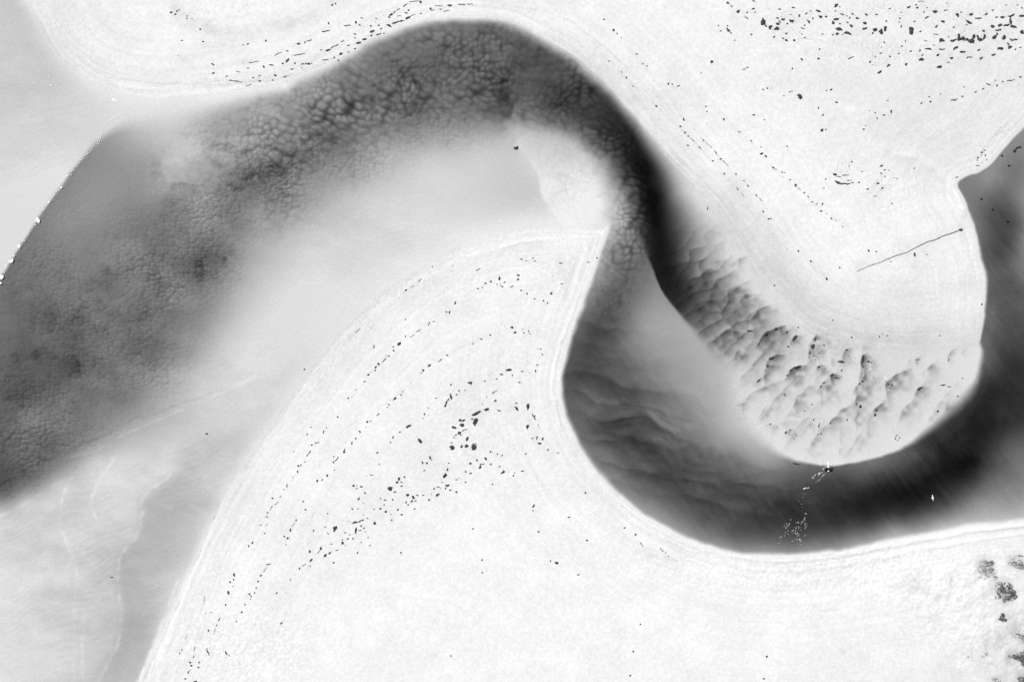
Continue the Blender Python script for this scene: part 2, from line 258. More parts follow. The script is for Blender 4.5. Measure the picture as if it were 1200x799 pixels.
# long low crests that tie the bar's hollows together
for pts, k in (([(968,392),(955,415),(930,445),(905,472),(892,490)],.30),([(1011,408),(1009,435),(1004,462),(1001,490)],.30),([(928,384),(905,402),(886,424),(866,446)],.38),([(990,402),(962,438),(935,468),(918,496)],.30),([(1064,424),(1040,462),(1014,498),(992,532)],.25),([(1092,436),(1066,474),(1046,503)],.22),
 ([(905,362),(880,385),(850,402),(838,412)],.35),([(1030,440),(1000,470),(968,500),(945,525)],.22),([(868,470),(890,456),(918,446)],.25),([(1120,450),(1100,475),(1086,498)],.2),([(890,345),(868,362),(840,372),(815,384)],.35),([(960,470),(935,500),(920,522)],.18)):
    ARCS.append((pts, .6*k, 9, (.75, .65)))
for pts, k, L, d in ARCS:
    def f(F, X, Y):
        dist, sg, ov = near_line(pts, X, Y)
        (ax, ay), (bx, by) = pts[0], pts[-1]
        s = np.sign((-(by-ay))*d[0] + (bx-ax)*d[1]); q = dist*sg*s
        prof = np.exp(-np.maximum(q, 0)/((.95 if pts[0][0] > 855 and 375 < pts[0][1] < 540 else 1.25)*L))*sstep(-1.2, 1.7, q)
        prof = prof * np.exp(-(ov/5.0)**2) * np.sqrt(np.clip(np.sin(np.pi*np.clip(near_line.along, .04, .96)), 0, 1))
        return F + (3.5 if pts[0][0] > 855 and pts[0][1] > 375 and pts[0][1] < 540 else 1.75)*k*prof*np.clip(0.55+0.45*vnoise(X/6, Y/6, 3), 0.1, 1.2)
    boxed(t_, pts, L*4, f)

# clouds of deeper and shallower bed in the big channel: (x, y, rx, ry, change of optical depth)
CLOUDS = [(200,240,14,12,.22),(330,195,14,9,.35),(310,205,25,10,.2),(235,310,9,16,.22),(258,298,18,7,.2),(120,330,20,12,.2),(55,370,14,12,.25),(90,375,12,14,.25),(15,345,10,20,.15),(85,430,10,16,.22),(45,415,20,8,.25),(25,465,25,12,.25),(130,440,10,14,.25),(60,520,25,10,.15),(20,520,15,8,.15),(350,180,18,10,.25),(380,155,14,12,.25),(400,170,12,10,.2),(360,140,8,10,.2),(410,95,20,12,.2),(450,70,15,10,.12),(480,95,12,18,.2),(540,55,18,8,.2),(575,90,12,20,.2),(590,115,8,20,.3),(620,70,20,12,.2),(560,125,15,12,.15),(440,120,12,14,.18),(500,120,14,10,.15),(650,120,14,10,.2),(185,335,10,14,.18),(275,220,12,10,.2),(215,270,8,12,.2),(165,370,10,14,.2),(165,400,20,10,.15),(140,470,14,10,.15),(180,430,12,8,.12),
 (205,190,14,8,-.12),(230,175,20,10,-.15),(285,165,18,8,-.22),(325,140,14,8,-.2),(265,180,18,8,-.15),(235,262,22,14,-.22),(215,285,14,10,-.2),(150,295,30,14,-.2),(120,310,20,10,-.15),(200,320,12,16,-.22),(220,350,20,12,-.15),(60,340,20,10,-.12),(145,355,14,8,-.15),(30,490,20,10,-.2),(110,450,20,8,-.15),(35,500,20,8,-.15),(70,470,14,8,-.12),(190,440,25,12,-.12),(420,60,14,8,-.1),(440,175,30,12,-.1),(520,90,10,18,-.15),(605,150,12,10,-.2),(600,130,6,14,-.15),(345,165,12,8,-.2),(300,250,20,10,-.12),(90,240,50,50,-.13),(55,265,30,50,-.09),(30,310,16,30,-.05)]
QX = X + 9*fbm(X/16, Y/16, 131, 4); QY = Y + 9*fbm(X/16, Y/16, 133, 4)
for x, y, rx, ry, k in CLOUDS:
    i0, i1 = np.searchsorted(ax, x-3*rx-10), np.searchsorted(ax, x+3*rx+10); j0, j1 = np.searchsorted(ay, y-3*ry-10), np.searchsorted(ay, y+3*ry+10)
    t_[j0:j1, i0:i1] += 1.15*k*np.exp(-(((QX[j0:j1, i0:i1]-x)/rx)**2 + ((QY[j0:j1, i0:i1]-y)/ry)**2))

# thin pale wave fronts and edges, surface-wave light put into the bed depth: (points, change of optical depth, width)
WAVE_LINES = [([(200,556),(166,585),(168,597),(166,607),(162,625),(150,640),(140,655),(139,690),(143,720),(140,750),(128,775),(115,799)],-.10,2.2),
 ([(135,535),(115,570),(107,590),(112,605)],-.06,2),([(85,560),(76,575),(70,610),(80,640),(85,655)],-.06,2.5),([(100,720),(96,760),(98,800)],-.04,2),([(80,640),(90,665),(88,720),(86,800)],-.03,2),
 ([(60,535),(110,520),(150,500),(200,480),(260,460),(300,442)],-.07,2),([(40,545),(120,512),(190,482),(240,465)],.10,2),([(60,535),(130,505),(180,478)],.08,2),([(80,538),(150,507),(215,480)],-.08,1.6),([(20,560),(70,545),(130,520)],-.08,1.5),([(0,566),(50,552),(95,535)],.08,1.5),
 ([(0,605),(30,590),(60,570),(85,560)],-.06,2),([(35,545),(90,522),(130,505),(165,492)],-.06,1.5),
 ([(162,799),(180,755),(192,725)],-.10,2.5),([(195,715),(205,690),(210,678)],-.10,2),([(168,799),(190,750),(215,695),(235,645),(254,602)],.12,1.2),([(252,608),(256,592)],.15,1.5),([(190,600),(215,590),(240,602)],-.03,2),([(185,590),(205,598),(235,612)],-.03,2),
 ([(235,552),(245,565),(252,585)],-.04,1.5)]
for pts, k, w in WAVE_LINES:
    def f(F, X, Y):
        dist, sg, ov = near_line(pts, X, Y)
        return F + 1.6*k*np.exp(-(dist/w)**2)*np.exp(-(ov/4)**2)*np.clip(0.7+0.6*vnoise(X/7, Y/7, 8), 0, 1.4)
    boxed(t_, pts, w*4+8, f)

# where each kind of ripple grows: gaussians (x, y, rx, ry, weight)
def blobs(lst):
    F = np.zeros(GX.shape)
    for x, y, rx, ry, k in lst:
        F = np.maximum(F, k*np.exp(-(((GX-x)/rx)**2 + ((GY-y)/ry)**2)))
    return F
A_LUMP = blobs([(395,130,70,45,1),(320,165,75,45,1),(470,110,90,55,.9),(560,90,90,60,.8),(650,110,60,50,.6),(700,170,40,45,.6),(330,250,50,50,.5),(280,190,60,40,.8),(240,180,50,40,.6),(735,250,22,50,1.1),(520,150,70,30,.35),(715,300,35,30,.7),(735,290,22,26,.8),(420,180,50,40,.5),(722,322,30,38,.55),(710,345,25,25,.3),(690,175,40,30,.4),(560,48,100,24,.8),(660,90,40,40,.5)])
A_FINE = blobs([(240,250,70,60,1),(330,210,60,60,.8),(200,320,90,70,1),(110,400,90,90,.8),(170,430,100,60,.8),(40,500,90,80,.9),(430,190,90,40,.7),(250,170,45,40,.8),(500,160,80,30,.6),(60,330,60,60,.7),(80,260,50,50,.3),(300,130,50,30,.5),(540,160,60,25,.4)])
A_MEGA = blobs([(110,400,140,110,1),(250,300,90,70,.9),(40,480,90,90,.7),(330,210,90,60,.6),(600,110,80,60,.7),(460,120,90,60,.5)])
A_POOL = blobs([(760,500,120,100,1),(900,590,160,55,.9),(1090,560,120,90,1.1),(1180,350,50,140,.9),(720,400,60,60,.7)])*pool_mask
A_FOLD = blobs([(740,500,90,85,1),(850,565,70,40,.7),(690,430,40,60,.8),(960,590,60,40,.35)])
A_SHEET = blobs([(100,680,140,150,1),(230,560,90,70,.9),(40,120,90,140,.5),(430,280,150,70,.5),(260,460,120,80,.6),(900,300,60,60,.5),(1000,400,120,40,.3)])
A_LOBE = blobs([(680,220,45,50,1),(640,180,40,30,.5)])
A_DUNE = blobs([(850,380,60,60,.95),(820,320,40,50,.9),(890,440,50,40,.6),(900,490,60,40,.4),(960,430,70,40,.5),(850,285,30,40,.7),(1050,450,70,45,.28)])
A_DUNE *= (1-pool_mask)

STAINS = [([(198,-30),(205,10),(222,30),(250,37),(280,38),(310,36),(340,28),(370,15),(395,0),(430,-20)],-13,8),([(212,10),(225,22),(250,30)],-7,8),([(228,25),(260,55),(300,62)],-4,12),
 ([(1000,316),(1010,310),(1050,296),(1127,270)],-4,7),([(1005,312),(1050,300),(1080,290)],-4,8),([(1075,305),(1070,315)],-9,4),([(690,75),(760,152),(820,228),(880,300),(940,362),(1000,394),(1080,396),(1140,388)],-8,17),([(650,40),(700,72),(750,125)],-5,7),([(990,130),(1035,178),(1075,182),(1110,212),(1132,250)],5,5),([(1010,330),(1050,348),(1100,345),(1140,330)],-5,10),([(745,650),(752,642),(765,650),(780,655)],-9,4),
 ([(655,300),(662,330),(660,360)],-4,4),([(1165,215),(1175,205)],-4,6),([(1047,690),(1065,680),(1090,695)],-12,6),([(1063,680),(1068,690)],-14,3),([(1105,672),(1112,680)],-8,4),([(1150,760),(1170,745),(1190,720)],-10,10),([(1100,780),(1130,795)],-8,8),([(1140,700),(1165,715)],-5,10),([(1150,660),(1160,668)],-40,9),([(1172,684),(1180,698)],-45,9),([(1185,655),(1200,662)],-40,8),([(1182,768),(1200,768)],-45,9),([(1192,794),(1200,797)],-50,9),([(1188,738),(1200,745)],-28,9),([(1165,745),(1150,770),(1165,795)],-16,12),([(1145,722),(1160,740),(1180,720)],-9,12),  # strongest strokes darken the ground around each shrub
 ([(950,700),(960,715)],-2,10),([(570,700),(600,690)],-2,20),([(505,768),(512,766)],-9,2.5),([(985,760),(990,764)],-9,2.5),([(700,605),(760,650),(800,662)],-4,8),([(745,618),(790,648),(850,668)],3,4)]
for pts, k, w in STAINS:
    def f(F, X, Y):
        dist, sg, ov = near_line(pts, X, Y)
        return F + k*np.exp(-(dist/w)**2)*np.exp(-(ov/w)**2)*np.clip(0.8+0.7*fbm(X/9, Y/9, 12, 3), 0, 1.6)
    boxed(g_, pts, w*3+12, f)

rise = np.zeros(X.shape)                               # low banks and berms, metres
BERMS = [([(1200,616),(1150,621),(1100,630),(1050,639),(1000,648),(960,654),(920,657),(880,655),(845,650),(812,640),(780,625),(748,606),(722,586),(698,560),(678,535),(662,508),(652,480),(648,455),(650,430),(658,400),(668,372),(680,340)],.09,2.0),
 ([(1200,625),(1100,640),(1000,660),(930,668),(880,666),(830,656),(790,640),(750,618),(715,594),(690,566)],.06,2.5),([(1160,402),(1166,370),(1166,320),(1160,290)],.05,3),([(1000,130),(1040,175),(1075,185),(1110,215),(1130,250)],.16,5),
 ([(1075,180),(1100,195),(1115,215),(1128,245)],.06,5),([(1012,225),(1030,208),(1036,200)],.05,2),([(1020,233),(1040,210)],.05,2),([(650,310),(660,330),(672,310)],.04,3),([(405,398),(450,360),(500,325),(560,295),(620,282)],.04,4),([(282,560),(250,620),(220,690),(195,760),(185,799)],.05,4),
 ([(295,560),(262,630),(232,700),(205,770)],.03,3),([(700,80),(740,125),(780,170),(830,215)],.03,5)]
for pts, k, w in BERMS:
    def f(F, X, Y):
        dist, sg, ov = near_line(pts, X, Y)
        return F + k*np.exp(-(dist/w)**2)*np.exp(-(ov/6)**2)*np.clip(0.8+0.5*vnoise(X/11, Y/11, 21), 0.2, 1.3)
    boxed(rise, pts, w*3+12, f)
A_ROUGH = np.maximum(0.35, blobs([(290,760,110,60,1.0),(1000,665,200,40,1.2),(1120,720,90,80,.8),(800,665,120,30,.7),(500,330,150,30,.6),(640,330,40,60,.5),(1050,230,70,50,.5),(550,500,120,90,.55),(260,10,70,25,.8),(950,60,200,60,.45)]))
A_HUMM = blobs([(1120,690,90,40,1),(1180,750,60,70,1),(1060,680,60,20,.8),(1000,690,80,30,.3)])

# ------------------------------------------------------------------ ground mesh: one sheet to the horizon, photo-pixel fine where the camera looks
lump, fine, mega, pool, sheet, dune = map(S, (A_LUMP, A_FINE, A_MEGA, A_POOL, A_SHEET, A_DUNE))
rough, humm, wm = map(S, (A_ROUGH, A_HUMM, w_mask))
# ripples under water
def scales(x, y, seed, d=(0.6, 0.8), dome=1.0, saw=0.55, soft=0.12):       # overlapping scales: a round dome per cell, stoss slope up, sharp lee; about -0.5..0.5
    ix, iy = np.floor(x), np.floor(y)
    acc = np.zeros(x.shape); f1 = np.full(x.shape, 9.0); f2 = f1.copy(); vx = np.zeros(x.shape); vy = np.zeros(x.shape); r = np.zeros(x.shape)
    for dx in (-1, 0, 1):
        for dy in (-1, 0, 1):
            cx, cy = ix + dx, iy + dy
            px = cx + 0.1 + 0.8*hsh(cx, cy, seed) - x; py = cy + 0.1 + 0.8*hsh(cx, cy, seed + 77) - y
            dd = np.hypot(px, py); acc += np.exp(-7*dd*(.8+.4*hsh(cx, cy, seed+9))); m = dd < f1; f2 = np.minimum(f2, np.where(m, f1, dd))
            f1 = np.where(m, dd, f1); vx = np.where(m, -px, vx); vy = np.where(m, -py, vy); r = np.where(m, hsh(cx, cy, seed+5), r)
    sm = np.maximum(-np.log(acc)/7 + .12, 0)
    return dome*(0.55*(1.5*f1**2 - 0.40) + 0.45*(1.9*sm**2 - 0.36)) + (saw*(vx*d[0] + vy*d[1]) + 0.16*(r-0.5))*sstep(-soft*.4, soft, f2-f1)
wxp = X + 5*fbm(X/22, Y/22, 41, 3); wyp = Y + 5*fbm(X/22, Y/22, 43, 3)
ca, sa = math.cos(0.5), math.sin(0.5)
u1 = (wxp*ca + wyp*sa); v1 = (-wxp*sa + wyp*ca)
n1 = scales(u1/10.5, v1/7.5, 1, dome=1.0, saw=.7, soft=.35); n2 = scales(u1/21 + 3, v1/15, 2, dome=.9, saw=.8, soft=.4); n6 = scales(wxp/6.6, wyp/6.6, 8, dome=.9, saw=.6, soft=.35)
mixn = sstep(-.25, .25, fbm(X/28, Y/28, 46, 2)); n1 = (n1*mixn + n6*(1-mixn))*1.15
n3 = scales(wxp/5.8, wyp/4.2, 3, dome=.4, saw=1.0, soft=.3); n4 = scales(u1/48, v1/40, 4, (-0.3, 0.9))
patch = np.clip(0.95 + 0.7*fbm(X/34, Y/34, 45, 3), 0.45, 1.5)
n5 = scales(wxp/13 + 7, wyp/10, 7, dome=.4, saw=.9, soft=.4)
fac = lump*(0.56*n1*patch + 0.22*n2) + fine*(0.46*n3*patch + 0.16*n5)
fac += mega*(0.20*fbm(u1/30, v1/24, 47, 3) + 0.06*n4)
fac += (lump + fine + mega)*0.06*fbm(X/26, Y/26, 51, 4)
poolL = S(A_FOLD)
feather = fbm((X*0.80-Y*0.60)/5.0, (X*0.60+Y*0.80)/45.0, 86, 3)
pwx = X + 14*fbm(X/50, Y/50, 64, 3); pwy = Y + 14*fbm(X/50, Y/50, 65, 3) - 0.18*X
fold = scales(pwx/62, pwy/20, 66, (0, -1), .25, 1.1, .5)
fac += pool*((0.50*fold + 0.18*fbm(pwx/60, pwy/9, 61, 4))*poolL + 0.20*fbm(X/36, Y/30, 63, 5) + 0.09*feather)
fac *= sstep(0.02, 0.5, t_)
t_ = t_*(1 + 1.1*fac)
ripw = fbm(X/60, Y/60, 71, 2)*14
t_ = t_ + sheet*wm*(0.030*np.sin((Y*0.9 + X*0.35 + ripw)/1.1)*np.clip(vnoise(X/25, Y/25, 73)+0.4, 0, 1) + 0.036*fbm(X/6, Y/3.2, 75, 3) + 0.15*fbm(X/70, Y/26, 77, 5) + 0.07*fbm(X/14, Y/11, 78, 3))  # sine term: light lines of surface waves put into the bed depth
dwx = X + 6*fbm(X/18, Y/18, 88, 3); dwy = Y + 6*fbm(X/18, Y/18, 89, 3)
dca, dsa = math.cos(-0.55), math.sin(-0.55)
dv = scales((dwx*dca + dwy*dsa)/24, (-dwx*dsa + dwy*dca)/15, 6, (-.35, -.95), .25, 1.15)
dsm = scales((dwx*dca + dwy*dsa)/11, (-dwx*dsa + dwy*dca)/8, 67, (-.35, -.95), .4, .9)
t_ = t_ + dune*((0.20 + 0.52*np.minimum(t_, 1.2))*dv + 0.10*dsm + 0.07*fbm(X/7, Y/7, 81, 3) + 0.07*fbm(X/3, Y/3, 83, 2))*sstep(0, .10, t_)
lobe = S(A_LOBE)
t_ = t_ + lobe*(0.13*(1-np.minimum(np.abs(fbm(wxp/20, wyp/20, 111, 2))*3, 1))**4 + 0.05*fbm(wxp/14, wyp/14, 113, 3) + 0.06*n1 + 0.05*fbm(X/3, Y/3, 112, 2))*sstep(0, .06, t_)
streak = fbm((X*0.78-Y*0.62)/2.0, (X*0.62+Y*0.78)/16.0, 85, 2)
t_ = t_*(1 + 0.015*streak*sstep(.3, 1, t_)*(1-lump) + 0.03*fbm(X/2.2, Y/2.2, 87, 2)*sstep(.1, .5, t_))
SIG, KPATH = 2.6, 2.45
depth = np.maximum(t_ - tau_z, 0)/(SIG*KPATH)
away = np.maximum(-sd_, 0)
up = 0.004 + 0.55*(1-np.exp(-away/160.0)) + np.maximum(tau_z - t_, 0)*0.3
Z = np.where(t_ > tau_z, -depth, up)
landf = sstep(-6, 10, -sd_)
grain = 0.040*fbm(X/2.3, Y/2.3, 91, 2) + 0.035*fbm(X/6, Y/6, 93, 3)
Z = Z + np.where(t_ < tau_z, 1, 0)*sstep(0, 12, away)*rough*grain + rise*sstep(-2, 4, away)
Z = Z + sstep(10, 60, away)*(0.10*fbm(X/90, Y/90, 95, 4) + humm*(0.22 + 0.30*fbm(X/16, Y/16, 97, 4)))
farf = sstep(250, 3000, np.maximum(np.maximum(-X, X-PW), np.maximum(-Y, Y-PH)))
Z = Z*(1-0.6*farf)
# damp bands, strand stains, darker ground round shrubs, berm strokes: plain albedo factor
alb = (lin(g_)/T0)
shore = fbm(sd_/2.4, (X+Y)/90, 105, 3)*np.exp(-away/95)*sstep(0, 6, away)      # faint drift lines along the beach
alb = alb*(1 + landf*(0.085*fbm(X/2.5, Y/2.5, 101, 2)*np.clip(.6+rough, 0, 1.4) + 0.06*fbm(X/24, Y/24, 103, 5)) + 0.12*shore)
nr, nc = X.shape
co = np.empty((nr*nc, 3), np.float32)
co[:, 0] = wx(X).ravel(); co[:, 1] = wy(Y).ravel(); co[:, 2] = Z.ravel()
idx = np.arange(nr*nc, dtype=np.int32).reshape(nr, nc)
quads = np.stack([idx[:-1, :-1], idx[1:, :-1], idx[1:, 1:], idx[:-1, 1:]], -1).reshape(-1, 4)
me = bpy.data.meshes.new('ground')
me.vertices.add(len(co)); me.vertices.foreach_set('co', co.ravel())
me.loops.add(quads.size); me.loops.foreach_set('vertex_index', quads.ravel())
me.polygons.add(len(quads)); me.polygons.foreach_set('loop_start', np.arange(0, quads.size, 4, dtype=np.int32))
me.polygons.foreach_set('use_smooth', np.ones(len(quads), bool))
at = me.attributes.new('sand_tone', 'FLOAT', 'POINT'); at.data.foreach_set('value', alb.ravel().astype(np.float32))
me.update(calc_edges=True)
ground = bpy.data.objects.new('ground', me); COL.objects.link(ground)
ground['kind'] = 'structure'; ground['label'] = 'pale sand flats and river bed cut by a winding tidal channel'

def ground_z(px, py):                                   # height of the sheet at a photo pixel
    i = np.clip(np.searchsorted(ax, px)-1, 0, nc-2); j = np.clip(np.searchsorted(ay, py)-1, 0, nr-2)
    u = (px-ax[i])/(ax[i+1]-ax[i]); v = (py-ay[j])/(ay[j+1]-ay[j])
    return float((Z[j, i]*(1-u)+Z[j, i+1]*u)*(1-v) + (Z[j+1, i]*(1-u)+Z[j+1, i+1]*u)*v)

# ------------------------------------------------------------------ materials
def mat(name):
    m = bpy.data.materials.new(name); m.use_nodes = True
    n = m.node_tree; n.nodes.clear()
    return m, n, n.nodes.new('ShaderNodeOutputMaterial')
def grey_mat(name, v, rough=0.7, var=0.0, scale=8.0):
    m, n, o = mat(name)
    b = n.nodes.new('ShaderNodeBsdfPrincipled'); b.inputs['Roughness'].default_value = rough
    b.inputs['Base Color'].default_value = (v, v, v, 1)
    if var:
        tc = n.nodes.new('ShaderNodeTexCoord'); nz = n.nodes.new('ShaderNodeTexNoise'); nz.inputs['Scale'].default_value = scale
        r = n.nodes.new('ShaderNodeMapRange'); r.inputs['To Min'].default_value = v*(1-var); r.inputs['To Max'].default_value = v*(1+var)
        n.links.new(tc.outputs['Object'], nz.inputs['Vector']); n.links.new(nz.outputs['Fac'], r.inputs['Value']); n.links.new(r.outputs['Result'], b.inputs['Base Color'])
    n.links.new(b.outputs['BSDF'], o.inputs['Surface'])
    return m

m, n, o = mat('sand')
b = n.nodes.new('ShaderNodeBsdfPrincipled'); b.inputs['Roughness'].default_value = 0.9; b.inputs['Specular IOR Level'].default_value = 0.15
a = n.nodes.new('ShaderNodeAttribute'); a.attribute_name = 'sand_tone'
tc = n.nodes.new('ShaderNodeTexCoord')
nz = n.nodes.new('ShaderNodeTexNoise'); nz.inputs['Scale'].default_value = 2.4; nz.inputs['Detail'].default_value = 6
mr = n.nodes.new('ShaderNodeMapRange'); mr.inputs['To Min'].default_value = 0.60; mr.inputs['To Max'].default_value = 0.68
mu = n.nodes.new('ShaderNodeMath'); mu.operation = 'MULTIPLY'
nz2 = n.nodes.new('ShaderNodeTexNoise'); nz2.inputs['Scale'].default_value = 3.5; nz2.inputs['Detail'].default_value = 5
bp = n.nodes.new('ShaderNodeBump'); bp.inputs['Strength'].default_value = 0.35; bp.inputs['Distance'].default_value = 0.06
L = n.links.new
L(tc.outputs['Object'], nz.inputs['Vector']); L(nz.outputs['Fac'], mr.inputs['Value'])
L(mr.outputs['Result'], mu.inputs[0]); L(a.outputs['Fac'], mu.inputs[1]); L(mu.outputs['Value'], b.inputs['Base Color'])
L(tc.outputs['Object'], nz2.inputs['Vector']); L(nz2.outputs['Fac'], bp.inputs['Height']); L(bp.outputs['Normal'], b.inputs['Normal'])
L(b.outputs['BSDF'], o.inputs['Surface'])
me.materials.append(m)

m, n, o = mat('river_water')                            # clear at the surface, swallowing light with depth
fr = n.nodes.new('ShaderNodeFresnel'); fr.inputs['IOR'].default_value = 1.33
tr = n.nodes.new('ShaderNodeBsdfTransparent'); gl = n.nodes.new('ShaderNodeBsdfGlossy'); gl.inputs['Roughness'].default_value = 0.06
mx = n.nodes.new('ShaderNodeMixShader'); va = n.nodes.new('ShaderNodeVolumeAbsorption')
va.inputs['Color'].default_value = (0, 0, 0, 1); va.inputs['Density'].default_value = SIG
tc = n.nodes.new('ShaderNodeTexCoord'); mp = n.nodes.new('ShaderNodeMapping'); mp.inputs['Scale'].default_value = (1.0, 2.2, 1)
mp.inputs['Rotation'].default_value = (0, 0, 0.35)
nz = n.nodes.new('ShaderNodeTexNoise'); nz.inputs['Scale'].default_value = 1.1; nz.inputs['Detail'].default_value = 4
bp = n.nodes.new('ShaderNodeBump'); bp.inputs['Strength'].default_value = 0.25; bp.inputs['Distance'].default_value = 0.08
L = n.links.new
L(tc.outputs['Object'], mp.inputs['Vector']); L(mp.outputs['Vector'], nz.inputs['Vector']); L(nz.outputs['Fac'], bp.inputs['Height'])
L(bp.outputs['Normal'], fr.inputs['Normal']); L(bp.outputs['Normal'], gl.inputs['Normal'])
L(fr.outputs['Fac'], mx.inputs['Fac']); L(tr.outputs['BSDF'], mx.inputs[1]); L(gl.outputs['BSDF'], mx.inputs[2])
L(mx.outputs['Shader'], o.inputs['Surface']); L(va.outputs['Volume'], o.inputs['Volume'])
WATER = m

def mesh_obj(name, verts, faces, material, parent=None, smooth=True, mats=None, fmat=None):
    me = bpy.data.meshes.new(name); me.from_pydata(verts, [], faces); me.update()
    for mm in (mats or [material]): me.materials.append(mm)
    if smooth: me.polygons.foreach_set('use_smooth', [True]*len(faces))
    if fmat: me.polygons.foreach_set('material_index', fmat)
    ob = bpy.data.objects.new(name, me); COL.objects.link(ob)
    if parent: ob.parent = parent
    return ob
def tag(o, label, cat=None, group=None, kind=None):
    o['label'] = label
    if cat: o['category'] = cat
    if group: o['group'] = group
    if kind: o['kind'] = kind
    return o

R_ = 3700.0
bv = [(-R_,-R_,-14),(R_,-R_,-14),(R_,R_,-14),(-R_,R_,-14),(-R_,-R_,0),(R_,-R_,0),(R_,R_,0),(-R_,R_,0)]
water = mesh_obj('water', bv, [(3,2,1,0),(4,5,6,7),(0,1,5,4),(1,2,6,5),(2,3,7,6),(3,0,4,7)], WATER, smooth=False)
water['kind'] = 'structure'; water['label'] = 'dark clear water of the tidal channel and the pale shallows'
